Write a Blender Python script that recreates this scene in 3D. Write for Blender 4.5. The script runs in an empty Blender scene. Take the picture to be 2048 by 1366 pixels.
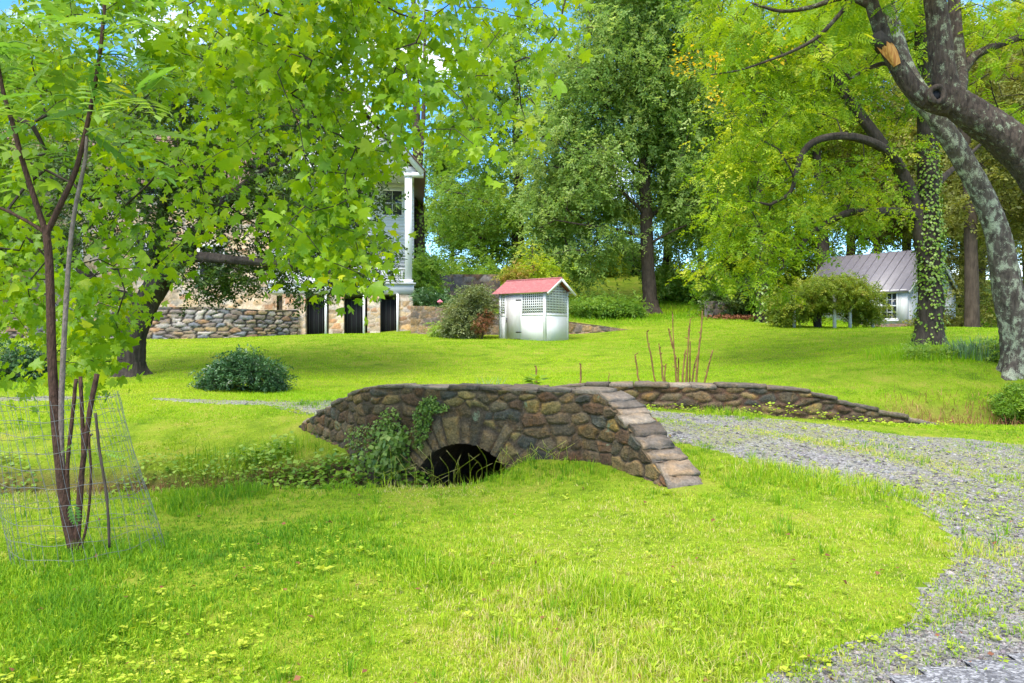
import bpy, math
import numpy as np
from mathutils import Matrix, Vector

RNG = np.random.default_rng(7)
F = 1600.0            # focal length in pixels of the 2048 px wide photograph
CAM_Z = 1.6
SC = bpy.context.scene
COL = SC.collection

def P(px, py, Y):
    """a point seen at pixel (px, py), standing Y metres away from the camera"""
    return np.array([(px - 1024.0) * Y / F, Y, CAM_Z - (py - 683.0) * Y / F])

def PP(*pts):
    return np.array([P(*p) for p in pts])

# ------------------------------------------------------------------ mesh building
class Geo:
    def __init__(self):
        self.v = []; self.f = {}; self.r = []; self.c = []; self.n = 0
    def add(self, v, faces, r=None, c=None):
        v = np.asarray(v, dtype=np.float64).reshape(-1, 3)
        k = len(v)
        self.v.append(v)
        if r is None: r = 0.5
        self.r.append(np.broadcast_to(np.asarray(r, dtype=np.float64), (k,)))
        if c is None: c = (0.5, 0.5, 0.5)
        self.c.append(np.broadcast_to(np.asarray(c, dtype=np.float64), (k, 3)))
        if isinstance(faces, np.ndarray): faces = [faces]
        for fa in faces:
            fa = np.asarray(fa, dtype=np.int64)
            if fa.ndim == 1: fa = fa[None]
            if len(fa): self.f.setdefault(fa.shape[1], []).append(fa + self.n)
        self.n += k
        return self
    def box(self, lo, hi, M=None, r=None, c=None):
        lo = np.asarray(lo, float); hi = np.asarray(hi, float)
        v = np.array([[x, y, z] for z in (0, 1) for y in (0, 1) for x in (0, 1)], float) * (hi - lo) + lo
        if M is not None: v = v @ M[0].T + M[1]
        self.add(v, [np.array([[0, 2, 3, 1], [4, 5, 7, 6], [0, 1, 5, 4], [2, 6, 7, 3], [0, 4, 6, 2], [1, 3, 7, 5]])], r, c)
        return self
    def bar(self, a, b, w, h, r=None, c=None):
        a = np.asarray(a, float); b = np.asarray(b, float)
        d = b - a; L = np.linalg.norm(d); d = d / L
        up = np.array([0, 0, 1.0]) if abs(d[2]) < .9 else np.array([0, 1.0, 0])
        s = np.cross(d, up); s /= np.linalg.norm(s); u = np.cross(s, d)
        self.box((0, -w / 2, -h / 2), (L, w / 2, h / 2), (np.stack([d, s, u], 1), a), r, c)
        return self
    def tube(self, pts, rad, sides=8, r=None, c=None, wob=0.0, caps=True, rng=RNG):
        pts = np.asarray(pts, float); n = len(pts)
        rad = np.broadcast_to(np.asarray(rad, float), (n,))
        t = np.gradient(pts, axis=0); t /= (np.linalg.norm(t, axis=1, keepdims=True) + 1e-9)
        ref = np.array([0, 1.0, 0.1]) if abs(t[0][1]) < .8 else np.array([1.0, 0, 0])
        s = np.cross(t[0], ref); s /= np.linalg.norm(s)
        S = [s]
        for i in range(1, n):
            s = s - t[i] * (s @ t[i]); s = s / (np.linalg.norm(s) + 1e-9); S.append(s)
        S = np.array(S); B = np.cross(t, S)
        a = np.arange(sides) * 2 * np.pi / sides
        rr = rad[:, None] * (1 + (wob * rng.standard_normal((n, sides)) if wob else 0))
        v = pts[:, None, :] + rr[..., None] * (np.cos(a)[None, :, None] * S[:, None, :] + np.sin(a)[None, :, None] * B[:, None, :])
        i = np.arange(n - 1)[:, None] * sides; j = np.arange(sides)[None]; j2 = (j + 1) % sides
        q = np.stack([i + j, i + j2, i + sides + j2, i + sides + j], -1).reshape(-1, 4)
        fs = [q]
        if caps:
            fs.append(np.arange(sides)[::-1][None]); fs.append((np.arange(sides) + (n - 1) * sides)[None])
        self.add(v.reshape(-1, 3), fs, r, c)
        return self
    def bark(self, pts, rad, u, sides):
        """a limb with furrowed, lumpy bark modelled into it"""
        g0 = np.random.default_rng(int(abs(pts[0].sum()) * 1000) % 99991); k0 = self.n
        self.tube(pts, rad, sides, caps=False)
        v = self.v[-1].reshape(len(pts), sides, 3); a = np.arange(sides) * 2 * np.pi / sides
        h = np.zeros((len(pts), sides))
        for k, am, f in ((2, .05, 1.1), (3, .045, 2.0), (5, .03, 3.1)): h += am * np.sin(k * a[None] + g0.uniform(0, 6) + 1.6 * np.sin(f * u[:, None] + g0.uniform(0, 6)))
        for k, am, f in ((9, .05, 2.3), (13, .05, 3.7), (17, .04, 5.1)):
            h -= am * (1 - np.abs(np.sin(.5 * k * a[None] + g0.uniform(0, 6) + 1.9 * np.sin(f * u[:, None] + g0.uniform(0, 6)) + .9 * np.sin(2.7 * f * u[:, None] + 2 * a[None])))) ** 3
        h += g0.normal(0, .012, h.shape)
        c = pts[:, None, :]; self.v[-1] = (c + (v - c) * (1.03 + h)[..., None]).reshape(-1, 3)
    def build(self, name, mat, parent=None, smooth=False):
        if not self.n: return None
        me = bpy.data.meshes.new(name)
        v = np.concatenate(self.v)
        me.vertices.add(len(v)); me.vertices.foreach_set('co', v.astype(np.float32).ravel())
        loops = []; starts = []; pos = 0
        for k, lst in self.f.items():
            fa = np.concatenate(lst)
            loops.append(fa.ravel()); starts.append(pos + np.arange(len(fa)) * k); pos += fa.size
        loops = np.concatenate(loops); starts = np.concatenate(starts)
        me.loops.add(len(loops)); me.loops.foreach_set('vertex_index', loops.astype(np.int32))
        me.polygons.add(len(starts)); me.polygons.foreach_set('loop_start', starts.astype(np.int32))
        me.update(calc_edges=True)
        a = me.attributes.new('rnd', 'FLOAT', 'POINT'); a.data.foreach_set('value', np.concatenate(self.r).astype(np.float32))
        c = np.concatenate(self.c)
        if c.std() > 1e-6:
            a = me.attributes.new('tint', 'FLOAT_COLOR', 'POINT')
            a.data.foreach_set('color', np.concatenate([c, np.ones((len(c), 1))], 1).astype(np.float32).ravel())
        if smooth: me.polygons.foreach_set('use_smooth', np.ones(len(starts), dtype=bool))
        me.materials.append(mat)
        o = bpy.data.objects.new(name, me); COL.objects.link(o)
        if parent is not None: attach(o, parent)
        return o

def attach(o, parent):
    o.parent = parent
    if parent.type == 'EMPTY':
        o.matrix_parent_inverse = Matrix.Translation(-Vector(parent['base']))

def tag(o, label=None, cat=None, group=None, kind=None):
    if label: o['label'] = label
    if cat: o['category'] = cat
    if group: o['group'] = group
    if kind: o['kind'] = kind
    return o

def thing(name, label, cat, loc, group=None):
    o = bpy.data.objects.new(name, None); COL.objects.link(o)
    o.location = tuple(float(c) for c in loc); o['base'] = tuple(float(c) for c in loc)
    o.empty_display_size = .1
    return tag(o, label, cat, group)

def copy_thing(o, loc, rotz=0.0, scale=1.0, label=None):
    r = o.copy(); COL.objects.link(r)
    r.location = tuple(float(c) for c in loc); r.rotation_euler = (0, 0, rotz)
    r.scale = (scale,) * 3 if np.isscalar(scale) else scale
    if label: r['label'] = label
    for ch in list(o.children):
        c = ch.copy(); COL.objects.link(c); c.parent = r
        for g in list(ch.children):
            d = g.copy(); COL.objects.link(d); d.parent = c
    return r

# ------------------------------------------------------------------ smooth noise in numpy
class Noise2:
    def __init__(self, seed, n=14, f0=.5, f1=3.0):
        g = np.random.default_rng(seed)
        f = np.exp(g.uniform(np.log(f0), np.log(f1), n)); a = g.uniform(0, 2 * np.pi, n)
        self.kx = f * np.cos(a); self.ky = f * np.sin(a); self.ph = g.uniform(0, 6.28, n)
        self.am = f ** -.5; self.am /= np.sqrt((self.am ** 2).sum() / 2)
    def __call__(self, x, y):
        x = np.asarray(x, float); y = np.asarray(y, float)
        o = np.zeros(np.broadcast(x, y).shape)
        for kx, ky, p, a in zip(self.kx, self.ky, self.ph, self.am): o = o + a * np.sin(kx * x + ky * y + p)
        return o          # roughly unit variance

def sstep(a, b, x):
    t = np.clip((np.asarray(x, float) - a) / (b - a), 0, 1)
    return t * t * (3 - 2 * t)

def polydist(x, y, pts):
    """distance to a polyline, and arclength of the nearest point"""
    x = np.asarray(x, float); y = np.asarray(y, float)
    best = np.full(x.shape, 1e9); bs = np.zeros(x.shape); acc = 0.0
    for (ax, ay), (bx, by) in zip(pts[:-1], pts[1:]):
        dx, dy = bx - ax, by - ay; L2 = dx * dx + dy * dy
        t = np.clip(((x - ax) * dx + (y - ay) * dy) / L2, 0, 1)
        d = np.hypot(x - ax - t * dx, y - ay - t * dy)
        m = d < best
        best = np.where(m, d, best); bs = np.where(m, acc + t * math.sqrt(L2), bs)
        acc += math.sqrt(L2)
    return best, bs

def inpoly(x, y, poly):
    x = np.asarray(x, float); y = np.asarray(y, float)
    c = np.zeros(x.shape, bool)
    n = len(poly)
    for i in range(n):
        x1, y1 = poly[i]; x2, y2 = poly[(i + 1) % n]
        if y1 == y2: continue
        m = ((y1 > y) != (y2 > y)) & (x < (x2 - x1) * (y - y1) / (y2 - y1) + x1)
        c ^= m
    return c

def smooth_poly(pts, n=60):
    """Catmull-Rom through the points (any dimension)"""
    pts = np.asarray(pts, float)
    p = np.vstack([2 * pts[0] - pts[1], pts, 2 * pts[-1] - pts[-2]])
    out = []
    m = len(pts) - 1; per = max(2, n // m)
    for i in range(m):
        t = np.linspace(0, 1, per, endpoint=False)[:, None]
        a, b, c, d = p[i], p[i + 1], p[i + 2], p[i + 3]
        out.append(.5 * (2 * b + (c - a) * t + (2 * a - 5 * b + 4 * c - d) * t ** 2 + (3 * b - a - 3 * c + d) * t ** 3))
    out.append(pts[-1:])
    return np.vstack(out)

# ------------------------------------------------------------------ materials
def new_mat(name):
    m = bpy.data.materials.new(name); m.use_nodes = True
    nt = m.node_tree; nt.nodes.clear()
    return m, nt
def N(nt, t, **kw):
    n = nt.nodes.new(t)
    for k, v in kw.items():
        if k.startswith('i_'): n.inputs[k[2:].replace('_', ' ')].default_value = v
        else: setattr(n, k, v)
    return n
def L(nt, a, b): nt.links.new(a, b)
def ramp(nt, fac, stops):
    n = nt.nodes.new('ShaderNodeValToRGB')
    e = n.color_ramp.elements
    while len(e) < len(stops): e.new(.5)
    for el, (p, c) in zip(e, stops):
        el.position = p; el.color = (c[0], c[1], c[2], 1)
    if fac is not None: L(nt, fac, n.inputs['Fac'])
    return n.outputs['Color']
def mixc(nt, f, a, b, mode='MIX'):
    n = nt.nodes.new('ShaderNodeMix'); n.data_type = 'RGBA'; n.blend_type = mode
    for sock, val in ((n.inputs[0], f), (n.inputs[6], a), (n.inputs[7], b)):
        if hasattr(val, 'is_linked'): L(nt, val, sock)
        elif isinstance(val, (int, float)): sock.default_value = val
        else: sock.default_value = (val[0], val[1], val[2], 1)
    return n.outputs[2]
def noise(nt, scale, detail=4, vec=None, rough=.55, dist=0.0):
    n = N(nt, 'ShaderNodeTexNoise'); n.inputs['Scale'].default_value = scale; n.inputs['Detail'].default_value = detail
    n.inputs['Roughness'].default_value = rough; n.inputs['Distortion'].default_value = dist
    if vec is not None: L(nt, vec, n.inputs['Vector'])
    return n.outputs['Fac']
def coords(nt, scale=(1, 1, 1)):
    t = N(nt, 'ShaderNodeTexCoord'); m = N(nt, 'ShaderNodeMapping'); m.inputs['Scale'].default_value = scale
    L(nt, t.outputs['Object'], m.inputs['Vector']); return m.outputs['Vector']
def attr(nt, name):
    return N(nt, 'ShaderNodeAttribute', attribute_name=name)
def bump(nt, h, strength=.4, dist=.02):
    b = N(nt, 'ShaderNodeBump'); b.inputs['Strength'].default_value = strength; b.inputs['Distance'].default_value = dist
    L(nt, h, b.inputs['Height']); return b.outputs['Normal']
def finish(nt, color, rough=.8, normal=None, spec=.3, metallic=0.0):
    p = N(nt, 'ShaderNodeBsdfPrincipled')
    if hasattr(color, 'is_linked'): L(nt, color, p.inputs['Base Color'])
    else: p.inputs['Base Color'].default_value = (*color, 1)
    if hasattr(rough, 'is_linked'): L(nt, rough, p.inputs['Roughness'])
    else: p.inputs['Roughness'].default_value = rough
    p.inputs['Specular IOR Level'].default_value = spec; p.inputs['Metallic'].default_value = metallic
    if normal is not None: L(nt, normal, p.inputs['Normal'])
    o = N(nt, 'ShaderNodeOutputMaterial'); L(nt, p.outputs[0], o.inputs['Surface'])
    return p
def leaf_mat(name, stops, trans=.4, rough=.5, spec=.25, warm=(1.25, 1.12, .5), patch=.35):
    m, nt = new_mat(name)
    a = attr(nt, 'rnd')
    nz = noise(nt, patch, 2, coords(nt))
    ad = N(nt, 'ShaderNodeMath', operation='MULTIPLY_ADD'); L(nt, nz, ad.inputs[0]); ad.inputs[1].default_value = .5; ad.inputs[2].default_value = -.25
    su = N(nt, 'ShaderNodeMath', operation='ADD', use_clamp=True); L(nt, a.outputs['Fac'], su.inputs[0]); L(nt, ad.outputs[0], su.inputs[1])
    c = ramp(nt, su.outputs[0], stops)
    p = N(nt, 'ShaderNodeBsdfPrincipled'); L(nt, c, p.inputs['Base Color']); p.inputs['Roughness'].default_value = rough
    p.inputs['Specular IOR Level'].default_value = spec
    t = N(nt, 'ShaderNodeBsdfTranslucent'); tc = mixc(nt, 1.0, c, warm, 'MULTIPLY'); L(nt, tc, t.inputs['Color'])
    x = N(nt, 'ShaderNodeMixShader'); x.inputs[0].default_value = trans
    L(nt, p.outputs[0], x.inputs[1]); L(nt, t.outputs[0], x.inputs[2])
    o = N(nt, 'ShaderNodeOutputMaterial'); L(nt, x.outputs[0], o.inputs['Surface'])
    return m
def bark_mat(name, dark, light, scale=14, stretch=.25, lichen=None, lichen_amt=.5, lichen_scale=5, bumps=.6):
    m, nt = new_mat(name)
    v = coords(nt, (1, 1, stretch))
    n1 = noise(nt, scale, 6, v, .65, .6)
    n2 = noise(nt, scale * .3, 3, coords(nt))
    c = ramp(nt, n1, [(.32, dark), (.68, light)])
    c = mixc(nt, .35, c, ramp(nt, n2, [(.3, tuple(.6 * x for x in dark)), (.7, light)]))
    if lichen:
        n3 = noise(nt, lichen_scale, 5, coords(nt, (1, 1, .8)), .6, .4)
        n4 = noise(nt, lichen_scale * 9, 4, coords(nt), .7)
        ls = N(nt, 'ShaderNodeMath', operation='MULTIPLY_ADD'); L(nt, n4, ls.inputs[0]); ls.inputs[1].default_value = .55; L(nt, n3, ls.inputs[2])
        k = ramp(nt, ls.outputs[0], [(lichen_amt + .28, (0, 0, 0)), (min(1, lichen_amt + .42), (1, 1, 1))])
        lc = ramp(nt, n4, [(.3, tuple(.6 * x for x in lichen)), (.65, lichen)])
        c = mixc(nt, k, c, lc)
    vo = N(nt, 'ShaderNodeTexVoronoi'); vo.inputs['Scale'].default_value = scale * 1.1; L(nt, v, vo.inputs['Vector'])
    ad = N(nt, 'ShaderNodeMath', operation='MULTIPLY_ADD'); L(nt, vo.outputs['Distance'], ad.inputs[0]); ad.inputs[1].default_value = .6; L(nt, n1, ad.inputs[2])
    finish(nt, c, .9, bump(nt, ad.outputs[0], bumps, .03), .2)
    return m
def stone_mat(name, moss=None, moss_amt=.62, rough=.85, fine=40, contrast=.5):
    m, nt = new_mat(name)
    c = attr(nt, 'tint').outputs['Color']
    v = coords(nt)
    n1 = noise(nt, fine * .25, 6, v, .65); n2 = noise(nt, fine, 4, v)
    c = mixc(nt, contrast, c, ramp(nt, n1, [(.25, (.35, .33, .3)), (.75, (1.5, 1.45, 1.4))]), 'MULTIPLY')
    c = mixc(nt, contrast * .6, c, ramp(nt, n2, [(.3, (.45, .45, .45)), (.7, (1.4, 1.4, 1.4))]), 'MULTIPLY')
    n5 = noise(nt, fine * .12, 5, v, .7, .8)
    c = mixc(nt, ramp(nt, n5, [(.5, (0, 0, 0)), (.7, (contrast, contrast, contrast))]), c, mixc(nt, 1.0, c, (1.75, 1.35, .8), 'MULTIPLY'))
    if moss:
        n3 = noise(nt, 3.2, 6, v, .7, .5)
        k = ramp(nt, n3, [(moss_amt, (0, 0, 0)), (moss_amt + .05, (1, 1, 1))])
        c = mixc(nt, k, c, mixc(nt, n2, tuple(.5 * x for x in moss), moss))
    ad = N(nt, 'ShaderNodeMath', operation='MULTIPLY_ADD'); L(nt, n2, ad.inputs[0]); ad.inputs[1].default_value = .4; L(nt, n1, ad.inputs[2])
    finish(nt, c, rough, bump(nt, ad.outputs[0], .9, .025), .3)
    return m
def paint_mat(name, col, rough=.6, dirt=.25, dirt_col=(.35, .33, .3), grain=(6, 6, .6), spec=.3, bumps=.15):
    m, nt = new_mat(name)
    n1 = noise(nt, 3, 6, coords(nt, grain), .65)
    c = mixc(nt, ramp(nt, n1, [(.45, (0, 0, 0)), (.8, (dirt, dirt, dirt))]), col, dirt_col)
    finish(nt, c, rough, bump(nt, n1, bumps, .01), spec)
    return m

# ------------------------------------------------------------------ leaf templates (x along the leaf, y across, z normal)
def quad_leaf(w=.32, fold=.06):
    return np.array([[0, 0, 0], [.45, -w, fold], [1, 0, -.04], [.45, w, fold]]), [np.array([[0, 1, 2, 3]])]
def lobed_leaf(fold=.05, droop=.16, twist=0.0):
    pol = [(180, .32), (150, .42), (118, .62), (100, .74), (84, .58), (66, .52), (56, .78), (46, .95), (36, .74), (22, .56), (12, .78), (0, 1.05)]
    pts = [(math.radians(a), r) for a, r in pol]
    full = [(a, r) for a, r in pts] + [(-a, r) for a, r in pts[-2:0:-1]]
    v = [[.0, 0, .0]]
    for a, r in full:
        x, y = r * math.cos(a), r * math.sin(a)
        v.append([x, y, -droop * r * r + fold * abs(y) + twist * x * y])
    v = np.array(v); v[:, 0] += .32; v *= .62
    n = len(full)
    return v, [np.array([[0, 1 + i, 1 + (i + 1) % n] for i in range(n)])]
def pinnate(nl=5, w=.11, ll=.3, droop=.35):
    """compound leaf: nl pairs of leaflets and one at the tip"""
    V = []; Fq = []
    def leaflet(p, d, l):
        d = np.array(d, float); d /= np.linalg.norm(d); s = np.array([-d[1], d[0], 0])
        k = len(V); m = p + d * l * .45
        for q in (p, m - s * w * l / ll - [0, 0, .01], p + d * l - [0, 0, .22 * l], m + s * w * l / ll - [0, 0, .01]): V.append(q)
        Fq.append([k, k + 1, k + 2, k + 3])
    for i in range(nl):
        t = .22 + .68 * i / max(1, nl - 1); p = np.array([t, 0, -droop * t * t])
        l = ll * (.75 + .5 * math.sin(math.pi * (i + .7) / nl))
        for sg in (-1, 1): leaflet(p, (.45, sg * .9, 0), l)
    leaflet(np.array([.93, 0, -droop * .9]), (1, 0, -.3), ll)
    k = len(V)
    for t in (0, 1.0):
        V.append(np.array([t, -.008, -droop * t * t])); V.append(np.array([t, .008, -droop * t * t]))
    Fq.append([k, k + 1, k + 3, k + 2])
    return np.array(V), [np.array(Fq)]
def sprig(n=9, ll=.28, w=.1, droop=.3, seed=1):
    g = np.random.default_rng(seed); V = []; Fq = []
    for i in range(n):
        t = .15 + .85 * i / (n - 1)
        p = np.array([t, 0, -droop * t * t]) + g.normal(0, .03, 3)
        d = np.array([.6, (1 if i % 2 else -1) * g.uniform(.4, 1.0), g.uniform(-.6, .35)]); d /= np.linalg.norm(d)
        s = np.cross(d, [g.normal(0, .4), g.normal(0, .4), 1]); s /= np.linalg.norm(s)
        l = ll * g.uniform(.75, 1.25); k = len(V); m = p + d * l * .5
        nn = np.cross(s, d) * .04
        for q in (p, m - s * w + nn, p + d * l, m + s * w + nn): V.append(q)
        Fq.append([k, k + 1, k + 2, k + 3])
    return np.array(V), [np.array(Fq)]

def scatter(geo, tmpl, pos, dirs, normals, scale, rnd, rng=RNG):
    """many copies of a leaf template written into one mesh"""
    V, Fs = tmpl; n = len(pos)
    d = dirs / (np.linalg.norm(dirs, axis=1, keepdims=True) + 1e-9)
    nn = normals - d * (normals * d).sum(1, keepdims=True)
    nn /= (np.linalg.norm(nn, axis=1, keepdims=True) + 1e-9)
    s = np.cross(nn, d)
    sc = np.broadcast_to(np.asarray(scale, float), (n,))[:, None, None]
    v = pos[:, None, :] + sc * (V[None, :, 0:1] * d[:, None] + V[None, :, 1:2] * s[:, None] + V[None, :, 2:3] * nn[:, None])
    k = len(V); off = (np.arange(n) * k)[:, None, None]
    fs = [(f[None] + off).reshape(-1, f.shape[1]) for f in Fs]
    geo.add(v.reshape(-1, 3), fs, np.repeat(np.broadcast_to(rnd, (n,)), k))

def unit(n, rng=RNG):
    v = rng.standard_normal((n, 3)); return v / np.linalg.norm(v, axis=1, keepdims=True)

# ------------------------------------------------------------------ branching skeletons
class Skeleton:
    def __init__(self): self.p = []; self.par = []; self.fix = []
    def limb(self, pts, r0, r1, parent=None, power=1.0, n=None):
        """a limb drawn through the given points; returns the index of its last node"""
        pts = np.asarray(pts, float)
        q = smooth_poly(pts, n or max(8, 5 * len(pts))) if len(pts) > 2 else np.linspace(pts[0], pts[1], n or 6)
        m = len(q); last = parent
        for i in range(m):
            t = (i / (m - 1)) ** power
            self.p.append(q[i]); self.par.append(-1 if last is None else last); self.fix.append(r0 + (r1 - r0) * t)
            last = len(self.p) - 1
        return last
    def near(self, pt):
        return int(np.argmin(np.linalg.norm(np.array(self.p) - pt, axis=1)))
    def grow(self, targets, step=.5, jit=.06, sag=.12, rng=RNG, up=.25):
        """reach every target from the nearest wood grown so far"""
        T = np.asarray(targets, float)
        A = np.array(self.p)
        d0 = np.array([np.linalg.norm(A - t, axis=1).min() for t in T]) if len(T) * len(A) < 4e6 else np.linalg.norm(T - A.mean(0), axis=1)
        for t in T[np.argsort(d0)]:
            A = np.array(self.p)
            dd = t - A; dist = np.linalg.norm(dd, axis=1)
            k = int(np.argmin(dist + up * np.maximum(0, -dd[:, 2])))
            m = max(1, int(round(dist[k] / step))); last = k; a = A[k]
            bow = dist[k] * sag
            for i in range(1, m + 1):
                f = i / m
                q = a + (t - a) * f + np.array([0, 0, bow * 4 * f * (1 - f)]) + (rng.normal(0, jit * min(1, dist[k]), 3) if i < m else 0)
                self.p.append(q); self.par.append(last); self.fix.append(0.0); last = len(self.p) - 1
    def mesh(self, geo, tip=.008, expo=2.3, sides=6, minr=0.0, wob=.0, ridge=0.0, maxr=9):
        p = np.array(self.p); n = len(p); par = np.array(self.par); acc = np.zeros(n); r = np.zeros(n)
        kids = [[] for _ in range(n)]
        for i in range(n):
            if par[i] >= 0: kids[par[i]].append(i)
        for i in range(n - 1, -1, -1):
            rr = max(tip, acc[i] ** (1 / expo)) if acc[i] > 0 else tip
            if self.fix[i] > 0: rr = self.fix[i]
            else: rr = min(rr, maxr)
            r[i] = rr
            if par[i] >= 0 and self.fix[i] == 0: acc[par[i]] += rr ** expo
        for i in range(n):
            starts = []
            if par[i] < 0: starts.append((None, i))
            if kids[i]:
                fixed = [k for k in kids[i] if self.fix[k] > 0]
                main = max(fixed or kids[i], key=lambda k: r[k])
                for k in kids[i]:
                    if k != main: starts.append((i, k))
            for a, b in starts:
                ch = [b]; 
                while kids[ch[-1]]:
                    ks = kids[ch[-1]]; fx = [k for k in ks if self.fix[k] > 0]
                    ch.append(max(fx or ks, key=lambda k: r[k]))
                pts = p[ch]; rad = r[ch]
                if a is not None:
                    pts = np.vstack([p[a], pts]); rad = np.concatenate([[min(rad[0] * 1.15, r[a])], rad])
                kp = np.concatenate([[True], np.linalg.norm(np.diff(pts, axis=0), axis=1) > 1e-4]); pts = pts[kp]; rad = rad[kp]
                if len(pts) < 2 or rad.max() < minr: continue
                sd = sides + (6 if rad.max() > .12 else 0) if rad.max() > .03 else max(4, sides - 2)
                if ridge and rad.max() > .07:
                    seg = np.concatenate([[0], np.cumsum(np.linalg.norm(np.diff(pts, axis=0), axis=1))])
                    m = max(6, int(seg[-1] / ridge)); u = np.linspace(0, seg[-1], m)
                    geo.bark(np.stack([np.interp(u, seg, pts[:, k]) for k in range(3)], 1), np.interp(u, seg, rad), u, 44)
                else: geo.tube(pts, rad, sd, wob=wob if rad.max() > .05 else 0, caps=False)
        self.r = r
        return geo
# ================================================================== light, sky, camera
SUN_EL, SUN_AZ = math.radians(54), math.radians(-152)     # the sun stands high, behind and to the left of the camera
sun = bpy.data.lights.new('sun', 'SUN'); sun.energy = 2.1; sun.angle = math.radians(32); sun.color = (1, .95, .85)
so = bpy.data.objects.new('sun', sun); COL.objects.link(so)
sd = Vector((math.sin(SUN_AZ) * math.cos(SUN_EL), math.cos(SUN_AZ) * math.cos(SUN_EL), math.sin(SUN_EL)))
so.rotation_euler = sd.to_track_quat('Z', 'Y').to_euler(); so.location = (-20, -20, 40)

w = bpy.data.worlds.new('World'); SC.world = w; w.use_nodes = True
nt = w.node_tree; nt.nodes.clear()
sky = N(nt, 'ShaderNodeTexSky', sky_type='NISHITA'); sky.sun_disc = False
sky.sun_elevation = SUN_EL; sky.sun_rotation = SUN_AZ; sky.air_density = 1.0; sky.dust_density = .3; sky.ozone_density = 2.0
hs = N(nt, 'ShaderNodeHueSaturation'); hs.inputs['Saturation'].default_value = 1.3; hs.inputs['Value'].default_value = 1.0
L(nt, sky.outputs[0], hs.inputs['Color'])
tc = N(nt, 'ShaderNodeTexCoord'); mp = N(nt, 'ShaderNodeMapping'); mp.inputs['Scale'].default_value = (1, 1, 2.2); mp.inputs['Location'].default_value = (.3, .2, 0)
L(nt, tc.outputs['Generated'], mp.inputs['Vector'])
cl = noise(nt, 4.5, 7, mp.outputs['Vector'], .6, .3)
ck = ramp(nt, cl, [(.56, (0, 0, 0)), (.70, (1, 1, 1))])
sz = N(nt, 'ShaderNodeSeparateXYZ'); L(nt, tc.outputs['Generated'], sz.inputs[0])
hi = ramp(nt, sz.outputs['Z'], [(.42, (0, 0, 0)), (.62, (.85, .85, .85))])        # white cloud added overhead, out of view, to keep the fill light neutral
ck = mixc(nt, 1.0, ck, hi, 'LIGHTEN')
skb = mixc(nt, 1.0, hs.outputs[0], (.78, .92, 1.05), 'MULTIPLY')
skc = mixc(nt, ck, skb, (6.6, 6.5, 6.3))
bg = N(nt, 'ShaderNodeBackground'); bg.inputs['Strength'].default_value = .15; L(nt, skc, bg.inputs['Color'])
wo = N(nt, 'ShaderNodeOutputWorld'); L(nt, bg.outputs[0], wo.inputs['Surface'])

cam = bpy.data.cameras.new('camera'); cam.sensor_width = 36; cam.lens = F / 2048 * 36; cam.clip_end = 2000; cam.clip_start = .05
co = bpy.data.objects.new('camera', cam); COL.objects.link(co); co.location = (0, 0, CAM_Z); co.rotation_euler = (math.pi / 2, 0, 0)
SC.camera = co
SC.view_settings.view_transform = 'Standard'; SC.view_settings.look = 'None'; SC.view_settings.gamma = 1; SC.view_settings.exposure = 1.42
SC.cycles.max_bounces = 8; SC.cycles.diffuse_bounces = 4; SC.cycles.transmission_bounces = 6; SC.cycles.transparent_max_bounces = 4
SC.cycles.use_denoising = True

# ================================================================== terrain
CP = np.array([
 (-3,3.5,0),(0,3.5,0),(2,3.5,0),(6,3.5,-.02),(-7,3.5,-.05),(-4,6,0),(-2,6,.02),(0,6,.06),(2,6,.08),(4,6,.05),(8,5,-.05),
 (-8,8.4,-.1),(-5,8.4,-.06),(-3,8.5,0),(-1.2,8.4,.07),(-.5,8.4,.1),(.1,8.3,.14),(1,8,.22),(1.7,7.7,.25),
 (3,8.5,.22),(2.4,10,.42),(2,11.5,.52),(3.5,12,.44),(5,11.5,.25),(6,9.5,.07),(8,12.5,.12),(8,9,0),(12,10,-.05),
 (.6,10.5,.5),(-.5,11.5,.55),(.5,13,.52),(2,13,.5),(-2.5,13,.5),(-5,15,.5),(-9,15.5,.48),(-14,15.8,.45),
 (-4.3,12.4,.2),(-7,12.5,.18),(-11,12.5,.12),(-4,11.4,-.05),(-7,11.3,-.1),(-11,11.2,-.12),(-11,8.3,-.12),
 (-8,17,.55),(-4,17.3,.55),(0,17,.55),(4,17,.62),(8,17.5,.92),(12,18,1.15),(17,18,1.2),(5,15,.4),(6.3,15,.42),(8.2,15,.32),(11,15.6,.45),
 (7.6,13.6,.14),(10,13.2,.12),
 (-14,22,.8),(-9,22,.8),(-4,22,.82),(1,22,.82),(6,22,1.05),(10,22,1.42),(13,22,1.55),(10.7,17,.97),(18,22,1.6),
 (-16,28,1.45),(-5,28,1.5),(1,28,1.5),(8,28,1.85),(14,28,2.0),(20,28,2.0),
 (-18,33,1.85),(-8,33,1.86),(-4,33,1.85),(0,30.5,1.68),(2.5,31.5,1.72),(6,33,2.15),(12,33,2.25),(16,33,2.1),(20,34,2.1),
 (9,38,2.75),(13,37,2.5),(18,38,2.15),(22,40,2.3),(3,37,2.2),(-3,37,2.3),(-8,37,1.95),(-16,38,2.0),(-25,38,2.0),(7.2,42,3.1),(14,43,3.4),
 (-12,45,2.6),(-3,45,4.0),(3,48,4.6),(8,50,4.7),(8,55,6),(16,52,5.2),(0,62,7.2),(10,64,7.2),(-15,60,6),(22,62,6.5),(32,50,4.5),(-32,50,3.4),
 (0,95,9),(50,95,9),(-50,95,8),(0,180,9),(120,150,9),(-120,150,8),(0,320,8),(300,300,8),(-300,300,8),(-120,20,.5),(120,20,1.0),(0,-60,-.3),(-100,-100,-.5),(100,-100,-.5),(30,3,-.1),(-30,3,-.2),
], float)
_c = 1.2
def _phi(r2): return np.sqrt(r2 + _c * _c)
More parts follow.
